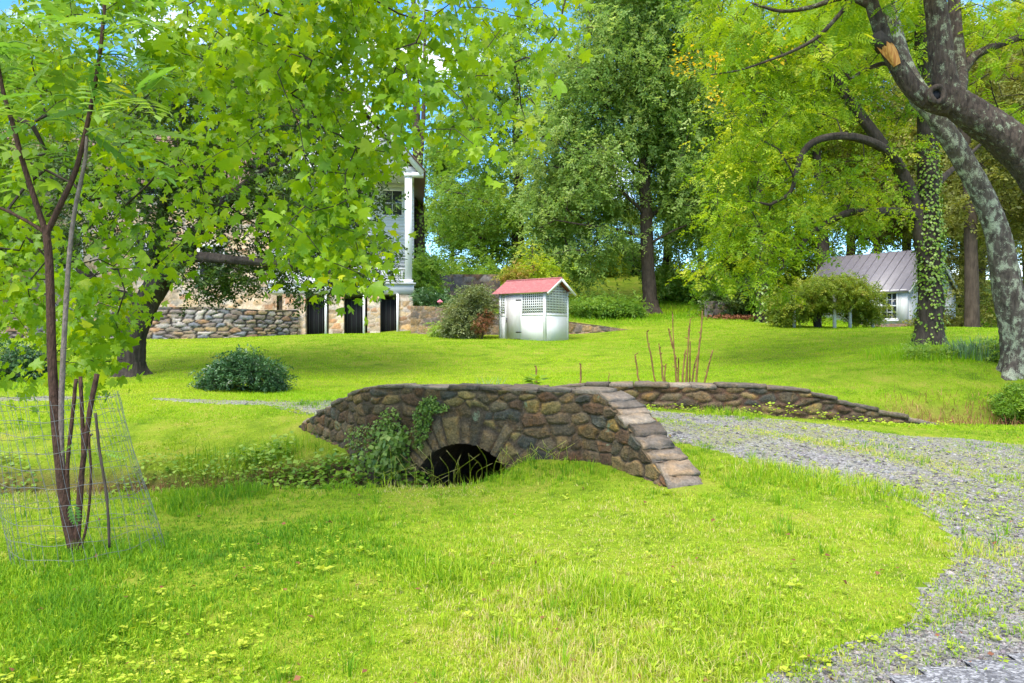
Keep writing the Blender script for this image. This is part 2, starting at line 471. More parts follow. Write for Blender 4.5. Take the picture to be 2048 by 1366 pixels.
_A = _phi(((CP[:, None, :2] - CP[None, :, :2]) ** 2).sum(-1))
_n = len(CP); _K = np.zeros((_n + 1, _n + 1)); _K[:_n, :_n] = _A - np.eye(_n) * .02; _K[_n, :_n] = 1; _K[:_n, _n] = 1
_W = np.linalg.solve(_K, np.concatenate([CP[:, 2], [0]]))
YWALL = 33.8
def terr_h(x): return np.interp(x, [-6, -4.2, -3.85, -2, 2.3, 5.2, 7], [0, 0, 1.15, 1.1, .55, 0.08, 0])
lump = Noise2(3, 16, .8, 4.0); lump2 = Noise2(4, 12, .25, .9)
def z_base(x, y):
    x = np.asarray(x, float); y = np.asarray(y, float); sh = x.shape; xf = x.ravel(); yf = y.ravel(); o = np.empty(xf.shape)
    for i in range(0, len(xf), 40000):
        s = slice(i, i + 40000)
        r2 = (xf[s, None] - CP[None, :, 0]) ** 2 + (yf[s, None] - CP[None, :, 1]) ** 2
        o[s] = _phi(r2) @ _W[:_n] + _W[_n]
    o = o.reshape(sh)
    o = o + terr_h(x) * sstep(0.35, .8, y - YWALL) * np.exp(-np.maximum(0, y - YWALL - .6) / 5.0)
    o = o + .012 * lump(x, y) * np.clip(1.4 - y / 30, .2, 1) + .03 * lump2(x, y) * sstep(8, 18, y) * (1 - .5 * sstep(30, 40, y))
    return o
DITCH = [(-16, 10.2), (-6, 10.15), (-3, 9.8), (-1.6, 9.3), (-.75, 9.12), (-.45, 9.75), (.3, 11.5), (.85, 12.7)]
DITCH_R = [(4.3, 14.75), (6.3, 15.0), (8.6, 14.7), (12, 14.9), (22, 15.3)]
def carve(x, y):
    d, s = polydist(x, y, DITCH)
    dp = np.interp(s, [0, 10, 13.5, 15, 15.6, 16.3, 19.5], [.75, .8, .8, .75, .8, 1.25, 1.25])
    wd = np.interp(s, [0, 10, 13.3, 15, 15.7, 16.1], [1.45, 1.4, 1.15, .85, .85, 1.35])
    c = dp * (1 - sstep(.15, 1.0, d / wd))
    d2, s2 = polydist(x, y, DITCH_R)
    return c, .38 * (1 - sstep(.1, 1.0, d2 / 1.0)) * sstep(0, 1.5, s2)
BRIDGE_IN = [(-3.3, 12.3), (-1.78, 10.0), (.97, 8.8), (1.52, 7.6), (3, 9), (4.4, 13.6), (.3, 14.0), (-3, 14)]
def z_ground(x, y):
    c, c2 = carve(x, y); return z_base(x, y) - c - c2
def z_top(x, y):
    c, c2 = carve(x, y); return z_base(x, y) - np.where(inpoly(x, y, BRIDGE_IN), 0, c) - c2

ROADC = [(-30, 16.2), (-16, 15.7), (-9, 15.4), (-5, 14.8), (-2.3, 13.2), (-.3, 11.9), (1.8, 11.2), (3.5, 10.45), (4.9, 9.4), (5.9, 8.0), (6.6, 6.4), (7.1, 4.6)]
ROADC = [tuple(p) for p in smooth_poly(ROADC, 90)]
edge_n = Noise2(11, 16, .8, 6)
def road_d(x, y):
    d, s = polydist(x, y, ROADC); return d
# edge line of the paved road, bottom right: distance > 0 on the paved side
_e0, _e1 = np.array([1.40, 3.47]), np.array([3.25, 4.75]); _ed = (_e1 - _e0) / np.linalg.norm(_e1 - _e0); _en = np.array([_ed[1], -_ed[0]])
def paved_d(x, y): return (x - _e0[0]) * _en[0] + (y - _e0[1]) * _en[1] - .02 * ((x - _e0[0]) * _ed[0] + (y - _e0[1]) * _ed[1]) ** 1

xs = np.concatenate([-np.geomspace(320, 13.2, 46), np.arange(-13, 13.01, .09), np.geomspace(13.2, 320, 46)])
ys = np.concatenate([-np.geomspace(150, .6, 20), np.arange(0, 2.4, .4), np.arange(2.4, 18, .09), np.arange(18, 33.4, .25), np.arange(33.4, 34.8, .12), np.arange(34.8, 66, .7), np.geomspace(66.5, 380, 30)])
GX, GY = np.meshgrid(xs, ys)
GZ = z_ground(GX, GY); GT = z_base(GX, GY) - carve(GX, GY)[1]
nx = len(xs); ny = len(ys)
ii = (np.arange(ny - 1)[:, None] * nx + np.arange(nx - 1)[None]).ravel()
QUADS = np.stack([ii, ii + 1, ii + nx + 1, ii + nx], 1)
cx = (.25 * (GX[:-1, :-1] + GX[1:, :-1] + GX[:-1, 1:] + GX[1:, 1:])).ravel(); cy = (.25 * (GY[:-1, :-1] + GY[1:, :-1] + GY[:-1, 1:] + GY[1:, 1:])).ravel()
RD = road_d(cx, cy); PD = paved_d(cx, cy)
wob = .18 * edge_n(cx, cy) / 1.6
is_paved = (PD + .12 * edge_n(cx * 2, cy * 2) / 1.6 > .12) & (PD < 4.3) & (np.abs(cx) < 40) & (cy > -40) & (cy < 60)
gravel_w = np.interp(cx, [-6, -3.6, -2, 3, 7], [.22, .42, .9, 1.62, 2.9])
is_gravel = (~is_paved) & (((RD + wob < gravel_w) & (cx > -28)) | ((PD + wob * 1.2 > -.28)) ) & (np.abs(cx) < 30) & (cy > -30) & (cy < 40)

def drive_d(x, y, hw):
    """distance outside the driveway, with a rounded mouth where it meets the paved road"""
    d1 = road_d(x, y) - hw; d2 = np.where((x > -1) & (y < 12), -paved_d(x, y) - .22, 50.0)
    return -1.6 * np.logaddexp(-d1 / 1.6, -np.minimum(d2, 50) / 1.6)
is_gravel = (~is_paved) & (((drive_d(cx, cy, gravel_w) + wob < 0) & (cx > -28)) | (PD + wob * 1.2 > -.28)) & (np.abs(cx) < 30) & (cy > -30) & (cy < 40) & (PD < 4.3)

# materials of the ground
def soil_mat():
    m, nt = new_mat('soil_and_thatch')
    v = coords(nt)
    c = ramp(nt, noise(nt, 1.6, 6, v, .65), [(.3, (.09, .16, .010)), (.5, (.19, .27, .018)), (.70, (.27, .27, .05))])
    c = mixc(nt, .6, c, ramp(nt, noise(nt, 45, 4, v), [(.3, (.45, .42, .3)), (.7, (1.3, 1.3, 1.1))]), 'MULTIPLY')
    g = N(nt, 'ShaderNodeNewGeometry'); sp = N(nt, 'ShaderNodeSeparateXYZ'); L(nt, g.outputs['Normal'], sp.inputs[0])
    k = ramp(nt, sp.outputs['Z'], [(.62, (1, 1, 1)), (.82, (0, 0, 0))])
    e = ramp(nt, noise(nt, 6, 6, v, .7), [(.35, (.06, .035, .018)), (.65, (.16, .09, .05))])
    c = mixc(nt, k, c, e)
    finish(nt, c, .95, bump(nt, noise(nt, 60, 5, v), .7, .03), .1)
    return m
def gravel_mat():
    m, nt = new_mat('blue_grey_gravel')
    v = coords(nt)
    vo = N(nt, 'ShaderNodeTexVoronoi'); vo.inputs['Scale'].default_value = 42; L(nt, v, vo.inputs['Vector'])
    sep = N(nt, 'ShaderNodeSeparateColor'); L(nt, vo.outputs['Color'], sep.inputs[0])
    c = ramp(nt, sep.outputs[0], [(0, (.12, .116, .12)), (.5, (.20, .193, .198)), (1, (.33, .32, .325))])
    c = mixc(nt, ramp(nt, noise(nt, 1.3, 6, v, .7), [(.40, (0, 0, 0)), (.62, (.8, .8, .8))]), c, (.21, .215, .075))
    finish(nt, c, .85, bump(nt, vo.outputs['Distance'], .9, .02), .3)
    return m
def asphalt_mat():
    m, nt = new_mat('worn_asphalt')
    v = coords(nt)
    vo = N(nt, 'ShaderNodeTexVoronoi'); vo.inputs['Scale'].default_value = 75; L(nt, v, vo.inputs['Vector'])
    sep = N(nt, 'ShaderNodeSeparateColor'); L(nt, vo.outputs['Color'], sep.inputs[0])
    c = ramp(nt, sep.outputs[0], [(0, (.07, .07, .08)), (.6, (.16, .16, .175)), (1, (.34, .34, .36))])
    c = mixc(nt, .4, c, ramp(nt, noise(nt, 2, 5, v), [(.3, (.6, .6, .6)), (.7, (1.3, 1.3, 1.3))]), 'MULTIPLY')
    finish(nt, c, .8, bump(nt, vo.outputs['Distance'], .8, .012), .35)
    return m
M_SOIL = soil_mat(); M_GRAV = gravel_mat(); M_ASPH = asphalt_mat()

def sheet(name, mask, Z, mat, kind='structure', lift=0.0, parent=None):
    q = QUADS[mask]; used, inv = np.unique(q, return_inverse=True)
    g = Geo(); v = np.stack([GX.ravel()[used], GY.ravel()[used], Z.ravel()[used] + lift], 1)
    g.add(v, inv.reshape(-1, 4)); o = g.build(name, mat, parent, smooth=True)
    if kind: o['kind'] = kind
    return o
gcarve, _ = carve(cx, cy)
deck_zone = inpoly(cx, cy, BRIDGE_IN) & (gcarve > .004)
sheet('ground', ~(is_paved | is_gravel) | deck_zone, GZ, M_SOIL)
sheet('gravel_driveway', is_gravel, GT, M_GRAV, lift=.004)
sheet('road', is_paved, GT, M_ASPH, lift=.02)

# ================================================================== grass and small weeds
dens_n = Noise2(21, 18, .5, 5); tall_n = Noise2(22, 24, 1.5, 9); hue_n = Noise2(23, 16, .35, 2.5)
PIN = [np.array(p) for p in ((-3.28, 6.0),)]
def cover(x, y):
    """how much grows at a place, 0 to 1"""
    rd = road_d(x, y); pd = paved_d(x, y); e = edge_n(x, y) / 1.6
    hw = np.interp(x, [-6, -3.6, -2, 3, 7], [.1, .3, .85, 1.55, 2.7])
    k = sstep(np.where(x > 2.2, -1.15, -.45), .45, np.minimum(drive_d(x, y, hw), 5) + .5 * e)
    mid = np.exp(-(rd / .36) ** 2) * np.clip(1.05 + .4 * dens_n(x, y), 0, 1.2)
    far_right = sstep(2.2, 5, x) * np.clip(.36 + .45 * dens_n(x * 1.3, y * 1.3) + .45 * sstep(.8, 1.7, rd) * sstep(3.6, 1.8, rd), 0, .8)
    track = .09 + .08 * dens_n(x, y)
    k = np.maximum(k, np.maximum(np.maximum(mid * .8, far_right * .7), track))
    k = k * np.maximum(sstep(.15, -.55, pd + .3 * e), .35 * (pd < .05) * np.clip(.6 + .6 * dens_n(x * 2, y * 2), 0, 1)) + .05 * sstep(.9, .2, pd) * (pd > 0) * (dens_n(x * 2, y * 2) > .9)
    return np.clip(k, 0, 1)
# footprints where nothing grows
def blocked(x, y):
    d1, _ = polydist(x, y, [(-3.3, 12.25), (-1.72, 10.2), (1.03, 9.02), (1.7, 7.68)])
    d2, _ = polydist(x, y, [(.5, 13.75), (3.9, 13.2), (4.7, 13.25), (7.4, 13.8)])
    b = (d1 < .27) | (d2 < .24)
    b |= inpoly(x, y, BRIDGE_IN) & (polydist(x, y, DITCH)[0] < .0)
    b |= (y > YWALL - .25) & (y < YWALL + .4) & (x > -5) & (x < 5.6)
    b |= inpoly(x, y, SHED_FOOT) | ((x > -10.2) & (x < -4.4) & (y > 35.8)) | ((x < -10) & (y > 35.5) & (y < 60))
    return b
_a27 = math.radians(38); _c0 = np.array([1.24, 30.0])
SHED_U = np.array([-math.cos(_a27), math.sin(_a27)]); SHED_V = np.array([math.sin(_a27), math.cos(_a27)]); SHED_L, SHED_W = 2.22, 1.57
SHED_FOOT = [tuple(_c0), tuple(_c0 + SHED_U * SHED_L), tuple(_c0 + SHED_U * SHED_L + SHED_V * SHED_W), tuple(_c0 + SHED_V * SHED_W)]

def blades(geo, x, y, z, h, w, az, lean, rnd, tri=False, rng=RNG):
    n = len(x); b = np.stack([x, y, z], 1)
    d = np.stack([np.cos(az), np.sin(az), np.zeros(n)], 1)
    sa = az + np.pi / 2 + rng.normal(0, .7, n); s = np.stack([np.cos(sa), np.sin(sa), np.zeros(n)], 1) * (w * .5)[:, None]
    up = np.array([0, 0, 1.0])
    tip = b + d * (h * np.sin(lean))[:, None] + up * (h * np.cos(lean))[:, None]
    if tri:
        v = np.stack([b - s, b + s, tip], 1).reshape(-1, 3); geo.add(v, np.arange(n * 3).reshape(-1, 3), np.repeat(rnd, 3))
    else:
        m = b + d * (h * .5 * np.sin(lean * .45))[:, None] + up * (h * .55 * np.cos(lean * .45))[:, None]
        v = np.stack([b - s, b + s, m + s * .8, m - s * .8, tip], 1).reshape(-1, 3)
        o = np.arange(n)[:, None] * 5
        geo.add(v, [o + np.array([[0, 1, 2, 3]]), o + np.array([[3, 2, 4]])], np.repeat(rnd, 5))

def sample_wedge(n, y0, y1, power, margin=1.2, rng=RNG):
    """places on the ground in front of the camera, thinning out with distance"""
    u = rng.random(n)
    if abs(power - 1) < 1e-6: y = y0 * (y1 / y0) ** u
    else: y = (y0 ** (1 - power) + u * (y1 ** (1 - power) - y0 ** (1 - power))) ** (1 / (1 - power))
    x = (rng.random(n) * 2 - 1) * (y * .66 + margin)
    return x, y

GRASS_STOPS = [(0, (.07, .20, .010)), (.3, (.16, .33, .010)), (.6, (.32, .47, .014)), (.82, (.49, .56, .045)), (1, (.62, .51, .25))]
M_GRASS = leaf_mat('meadow_grass', GRASS_STOPS, .35, .55, .2, (1.1, 1.1, .5), .8)
M_LAWN = leaf_mat('mown_lawn', [(0, (.14, .32, .007)), (.4, (.26, .46, .009)), (.75, (.38, .54, .012)), (1, (.50, .54, .05))], .4, .55, .2, (1.1, 1.1, .5), .25)

def near_grass(n_tufts):
    g = Geo(); x, y = sample_wedge(n_tufts, 3.0, 14.5, 1.55)
    sm = RNG.random(2600) * .48 + .42; rc = np.array(ROADC); rs = np.linspace(0, 1, len(rc)); mx = np.interp(sm, rs, rc[:, 0]) + RNG.normal(0, .2, 2600); my = np.interp(sm, rs, rc[:, 1]) + RNG.normal(0, .2, 2600)
    mm = dens_n(mx, my) > RNG.normal(-.2, .6, 2600); x = np.concatenate([x, mx[mm]]); y = np.concatenate([y, my[mm]]); extra = np.concatenate([np.zeros(n_tufts, bool), np.ones(mm.sum(), bool)]); n_tufts = len(x)
    k = np.where(extra, 1.0, cover(x, y)); keep = (RNG.random(n_tufts) < k * np.clip(.88 + .18 * dens_n(x, y), .6, 1)) & ~blocked(x, y)
    x, y, k = x[keep], y[keep], k[keep]
    c, c2 = carve(x, y); steep = (c > .18) & (c < .75)
    keep = ~(steep & (RNG.random(len(x)) < .25)); x, y, k = x[keep], y[keep], k[keep]
    nb = 7; n = len(x); t = tall_n(x, y)
    hh = np.clip(.041 + .016 * t, .028, .09) + (t > 1.25) * .05 * np.clip(t - 1.0, 0, 1.5)
    hh = hh * np.where(k < .5, .85, 1)
    crest = np.exp(-((polydist(x, y, [(-9, 8.75), (-3, 8.55), (-1.6, 8.35), (-.4, 8.55), (.7, 8.45)])[0]) / .28) ** 2)
    hh = hh + crest * .07 * RNG.random(n)
    pin = np.exp(-((np.hypot(x + 3.05, y - 5.9) - .1) / .55) ** 2); hh = hh + .13 * pin * RNG.random(n)
    pave = np.exp(-((paved_d(x, y) + .75) / .35) ** 2); hh = hh + .06 * pave * np.clip(t, 0, 1.5)
    hu = np.clip(.55 + .16 * hue_n(x * 1.3, y * 1.3) - .12 * np.clip(t - .7, 0, 1.2) - .25 * crest * .4 + RNG.normal(0, .17, n), 0, 1)
    dry = (hue_n(x * 1.1 + 9, y * 1.4) > 1.1) & (RNG.random(n) < .55); hu = np.where(dry, RNG.uniform(.82, 1, n), hu)
    R = lambda a: np.repeat(a, nb)
    rad = RNG.random(n * nb) * .045; az = RNG.random(n * nb) * 6.283
    bx = R(x) + np.cos(az) * rad; by = R(y) + np.sin(az) * rad
    bz = np.repeat(z_top(x, y), nb) - .006
    h = R(hh) * RNG.uniform(.45, 1.25, n * nb); lean = np.clip(np.abs(RNG.normal(.6, .42, n * nb)), 0, 1.45)
    w = np.clip(.0042 + .0006 * R(y) / 5, .004, .009) * RNG.uniform(.7, 1.4, n * nb)
    rn = np.clip(R(hu) + RNG.normal(0, .13, n * nb), 0, 1)
    blades(g, bx, by, bz, h, w, az + RNG.normal(0, .6, n * nb), lean, rn)
    return g
def far_lawn(n):
    g = Geo(); x, y = sample_wedge(n, 13, 46, 1.35, 3)
    rd = road_d(x, y); hw = np.interp(x, [-6, -2, 3, 7], [.1, .8, 1.6, 2.7])
    keep = ~blocked(x, y) & (RNG.random(n) < np.maximum(sstep(-.3, .3, rd - hw + .3 * edge_n(x, y)), .35 * (x < -2) * np.exp(-(rd / .4) ** 2)))
    keep &= ~((x > 7.6) & (polydist(x, y, DITCH_R)[0] < .8) & (RNG.random(n) < .8))
    x, y = x[keep], y[keep]; n = len(x)
    z = z_top(x, y); hill = sstep(35, 40, y)
    h = (.042 + .007 * tall_n(x, y) + .25 * hill * RNG.random(n)) * RNG.uniform(.6, 1.3, n)
    wv = np.clip(.5 + .13 * hue_n(x * .8, y * .8) + .1 * np.sin(y * 3.7 + .3 * x) * sstep(15, 18, y) + RNG.normal(0, .14, n) - .25 * hill, 0, 1)
    blades(g, x, y, z - .004, h, np.clip(.0007 * y, .008, .03) * RNG.uniform(.8, 1.5, n), RNG.random(n) * 6.283, np.clip(np.abs(RNG.normal(.8, .4, n)), 0, 1.4), wv, tri=True)
    return g
tag(near_grass(86000).build('meadow_grass', M_GRASS), 'rough yellow green grass in the foreground with long tufts along the ditch', 'grass', kind='stuff')
tag(far_lawn(540000).build('lawn_grass', M_LAWN), 'short mown bright green lawn sloping up to the buildings', 'lawn', kind='stuff')

# broad-leaved weeds: clover and plantain between the grass, and along the gravel
def tall_tufts(n):
    g = Geo(); x, y = sample_wedge(n, 3.0, 10.5, 1.5); keep = (cover(x, y) > .6) & (dens_n(x * .8 + 5, y * .8) > RNG.normal(.4, .5, n)) & ~blocked(x, y) & (carve(x, y)[0] < .1); x, y = x[keep], y[keep]; n = len(x); nb = 16
    a = RNG.random(n * nb) * 6.283; r = RNG.random(n * nb) * .05; bx = np.repeat(x, nb) + r * np.cos(a); by = np.repeat(y, nb) + r * np.sin(a)
    h = np.repeat(RNG.uniform(.07, .19, n), nb) * RNG.uniform(.5, 1.2, n * nb)
    blades(g, bx, by, np.repeat(z_top(x, y), nb) - .01, h, np.full(n * nb, .0052), a, np.clip(np.abs(RNG.normal(.5, .3, n * nb)), 0, 1.3), np.clip(np.repeat(RNG.normal(.36, .14, n), nb) + RNG.normal(0, .1, n * nb), 0, 1)); return g
tag(tall_tufts(1900).build('grass_tufts', M_GRASS), 'scattered darker tufts of longer grass in the foreground', 'grass', kind='stuff')
M_WEED = leaf_mat('broad_weed_leaves', [(0, (.16, .29, .015)), (.5, (.33, .46, .025)), (1, (.50, .55, .06))], .35, .5, .3)
def weeds():
    g = Geo(); x, y = sample_wedge(26000, 3.0, 13.5, 1.6)
    k = cover(x, y); p = np.where(k > .5, np.clip(.05 + .2 * hue_n(x * 1.4 + 3, y * 1.4), .02, .5), np.clip(k * np.where(paved_d(x, y) > -1, 1.1, 2.5), 0, .8))
    keep = (RNG.random(len(x)) < p) & ~blocked(x, y); x, y = x[keep], y[keep]; n = len(x); nb = 5
    z = np.repeat(z_top(x, y), nb) + RNG.random(n * nb) * .035 + .01
    az = RNG.random(n * nb) * 6.283; d = np.stack([np.cos(az), np.sin(az), RNG.uniform(-.05, .5, n * nb)], 1)
    scatter(g, quad_leaf(.36, .1), np.stack([np.repeat(x, nb), np.repeat(y, nb), z], 1), d, np.tile([0, 0, 1.0], (n * nb, 1)) + RNG.normal(0, .25, (n * nb, 3)),
            np.repeat(RNG.gamma(4, .0048, n), nb) * RNG.uniform(.7, 1.2, n * nb), np.clip(np.repeat(RNG.uniform(.25, .9, n), nb) + RNG.normal(0, .08, n * nb), 0, 1))
    return g
tag(weeds().build('broadleaf_weeds', M_WEED), 'low broad leaved weeds and clover among the grass and gravel', 'weeds', kind='stuff')

# loose stones on the driveway and the road shoulder
def pebbles(n):
    g = Geo(); x, y = sample_wedge(n * 3, 3.0, 16.5, 1.5)
    rd = road_d(x, y); pd = paved_d(x, y); e = edge_n(x, y) / 1.6
    keep = ((drive_d(x, y, np.interp(x, [-6, -2, 3, 7], [.25, .85, 1.6, 2.8])) + .2 * e < 0) | ((pd > -.45 + .15 * e) & (pd < .08 + .1 * e) & (y < 9)))
    x, y = x[keep][:n], y[keep][:n]; n = len(x); z = z_top(x, y) + .004
    base = np.array([[1, 0, 0], [-1, 0, 0], [0, 1, 0], [0, -1, 0], [0, 0, 1], [0, 0, -1.0]])
    fc = np.array([[0, 2, 4], [2, 1, 4], [1, 3, 4], [3, 0, 4], [2, 0, 5], [1, 2, 5], [3, 1, 5], [0, 3, 5]])
    s = (RNG.gamma(3, .0036, n) * np.interp(y, [4, 7], [.55, 1]) + .003)[:, None, None]
    q = unit(n); dirs = np.stack([q, unit(n)], 1)
    v = base[None] * RNG.uniform(.6, 1.3, (n, 6, 1)) * s * np.array([1.2, 1, .65])
    a = RNG.random(n) * 6.283; ca, sa = np.cos(a)[:, None], np.sin(a)[:, None]
    v = np.stack([v[..., 0] * ca - v[..., 1] * sa, v[..., 0] * sa + v[..., 1] * ca, v[..., 2]], -1) + np.stack([x, y, z], 1)[:, None]
    shade = np.clip(RNG.normal(.22, .085, n), .06, .5); c = shade[:, None] * np.array([1.02, .98, 1.0]) * (1 + RNG.normal(0, .04, (n, 3)))
    g.add(v.reshape(-1, 3), (fc[None] + (np.arange(n) * 6)[:, None, None]).reshape(-1, 3), .5, np.repeat(c, 6, 0))
    return g
M_PEB = stone_mat('crushed_stone', fine=120, contrast=.3)
tag(pebbles(52000).build('loose_gravel', M_PEB), 'loose crushed blue grey stone scattered over the driveway', 'gravel', kind='stuff')
# ================================================================== stone walling
def resample(pts, res):
    pts = np.asarray(pts, float); seg = np.linalg.norm(np.diff(pts, axis=0), axis=1); s = np.concatenate([[0], np.cumsum(seg)])
    n = max(2, int(s[-1] / res) + 1); t = np.linspace(0, s[-1], n)
    return t, np.stack([np.interp(t, s, pts[:, k]) for k in range(pts.shape[1])], 1)
def normals2(p):
    t = np.gradient(p, axis=0); t /= np.linalg.norm(t, axis=1, keepdims=True) + 1e-9
    return np.stack([t[:, 1], -t[:, 0]], 1)             # to the right of the walking direction

def stone_cells(S, Z, smax, zmin, zmax, cell, rng, ring=None):
    """stones laid in rough courses: returns cell id, distance to the joint and the number of stones"""
    cw, ch = cell; seeds = []
    z = zmin - ch
    while z < zmax + ch:
        h = ch * rng.uniform(.6, 1.5); s = -cw * rng.random()
        while s < smax + cw:
            l = cw * rng.uniform(.5, 1.7); seeds.append((s + l / 2, z + h / 2 + rng.normal(0, ch * .18))); s += l
        z += h
    seeds = np.array(seeds); k = len(seeds)
    sh = S.shape; pts = np.stack([S.ravel(), Z.ravel()], 1)
    wn = Noise2(77, 16, .5, 2.5)
    pts = pts + np.stack([wn(pts[:, 0] / cw * 3, pts[:, 1] / ch * 2.2) * cw * .06, wn(pts[:, 0] / cw * 3 + 40, pts[:, 1] / ch * 2.2) * ch * .10], 1)
    iid = np.empty(len(pts), int); e = np.empty(len(pts))
    sc = np.array([1 / cw, 1 / ch])
    for i in range(0, len(pts), 8000):
        d = np.sqrt((((pts[i:i + 8000, None] - seeds[None]) * sc) ** 2).sum(-1))
        j = np.argpartition(d, 2, axis=1)[:, :2]; dj = np.take_along_axis(d, j, 1)
        o = np.argsort(dj, 1); j = np.take_along_axis(j, o, 1); dj = np.take_along_axis(dj, o, 1)
        iid[i:i + 8000] = j[:, 0]; e[i:i + 8000] = dj[:, 1] - dj[:, 0]
    iid = iid.reshape(sh); e = e.reshape(sh)
    if ring is not None:
        s0, z0, a, b = ring
        rho = np.hypot((S - s0) / a, (Z - z0) / b); th = np.arctan2((Z - z0) / b, (S - s0) / a)
        nst = 17; f = th / math.pi * nst; f = f + .18 * np.sin(f * 2.3); fl = np.floor(f).astype(int)
        rout = 1.46 + .14 * np.sin(fl * 2.7 + 1)
        inr = (rho < rout) & (th > -.2)
        er = np.minimum(np.minimum(f - fl, 1 - (f - fl)) * 2.0, (rout - rho) * 3)
        iid = np.where(inr, k + 1 + (fl % 40), iid); e = np.where(inr, er, np.minimum(e, np.where(th > -.2, (rho - rout) * 3, 9)))
        k += 45
    return iid, np.clip(e, 0, 9), k + 1

def stone_wall(geo, path, ztop, zbot, thick, res, cell, relief, palette, mortar, seed=1, hole=None, joint=(.06, .2), back=True, ring=None):
    """a wall along a plan path; the visible face lies to the right of the path. ztop / zbot are given as functions of arclength"""
    rng = np.random.default_rng(seed)
    s, p = resample(path, res); nrm = normals2(p)
    nrm = np.stack([np.convolve(np.pad(nrm[:, k], 6, 'edge'), np.ones(13) / 13, 'valid') for k in (0, 1)], 1); nrm /= np.linalg.norm(nrm, axis=1, keepdims=True)
    zt = np.array([ztop(a) for a in s]); zb = np.array([zbot(a) for a in s])
    nt_ = max(3, int((zt - zb).max() / res) + 1); tt = np.linspace(0, 1, nt_)
    Z = zb[:, None] + (zt - zb)[:, None] * tt[None]; S = np.broadcast_to(s[:, None], Z.shape)
    def face(side, seed2):
        rg = np.random.default_rng(seed2)
        iid, e, k = stone_cells(S, Z, s[-1], zb.min(), zt.max(), cell, rg, ring)
        hgt = rg.uniform(.35, 1.0, k)[iid]; prof = sstep(joint[0] * .5, joint[1] * 1.6, e)
        col = palette[rg.integers(0, len(palette), k)] * rg.uniform(.7, 1.25, (k, 1)); col = col[iid]
        m = sstep(joint[0], joint[1], e)[..., None]
        col = np.asarray(mortar) * (1 - m) + col * m
        tilt = (rg.normal(0, .5, k)[iid] * np.sin(Z * 31 + iid) * .25)
        disp = relief * (prof * (hgt + tilt * .4)) + rg.normal(0, relief * .07, Z.shape)
        off = disp if side > 0 else -(thick + disp)
        V = np.stack([p[:, 0][:, None] + nrm[:, 0][:, None] * off, p[:, 1][:, None] + nrm[:, 1][:, None] * off, Z], -1)
        return V, col
    nS = len(s); i = (np.arange(nS - 1)[:, None] * nt_ + np.arange(nt_ - 1)[None])
    fq = np.stack([i, i + nt_, i + nt_ + 1, i + 1], -1).reshape(-1, 4)
    V, c = face(1, seed * 7 + 1)
    if hole is not None:
        sc_ = .25 * (S[:-1, :-1] + S[1:, :-1] + S[:-1, 1:] + S[1:, 1:]); zc = .25 * (Z[:-1, :-1] + Z[1:, :-1] + Z[:-1, 1:] + Z[1:, 1:])
        s0, z0, a, b = hole
        keep = ~(((np.hypot((sc_ - s0) / a, (zc - z0) / b) < 1) & (zc > z0)) | ((zc <= z0) & (np.abs(sc_ - s0) < a))).ravel()
        f1 = fq[keep]
    else: f1 = fq
    geo.add(V.reshape(-1, 3), f1, .5, c.reshape(-1, 3))
    if back:
        Vb, cb = face(-1, seed * 7 + 2)
        geo.add(Vb.reshape(-1, 3), f1[:, ::-1], .5, cb.reshape(-1, 3))
        top = np.stack([V[:, -1], Vb[:, -1]], 1); geo.add(top.reshape(-1, 3), np.stack([np.arange(nS - 1) * 2, np.arange(nS - 1) * 2 + 1, np.arange(nS - 1) * 2 + 3, np.arange(nS - 1) * 2 + 2], 1)[:, ::-1], .5, np.stack([c[:, -1], cb[:, -1]], 1).reshape(-1, 3))
        for k_ in (0, -1):
            en = np.stack([V[k_], Vb[k_]], 1); q = np.stack([np.arange(nt_ - 1) * 2, np.arange(nt_ - 1) * 2 + 1, np.arange(nt_ - 1) * 2 + 3, np.arange(nt_ - 1) * 2 + 2], 1)
            geo.add(en.reshape(-1, 3), q if k_ == 0 else q[:, ::-1], .5, np.stack([c[k_], cb[k_]], 1).reshape(-1, 3))
    return s, p, nrm

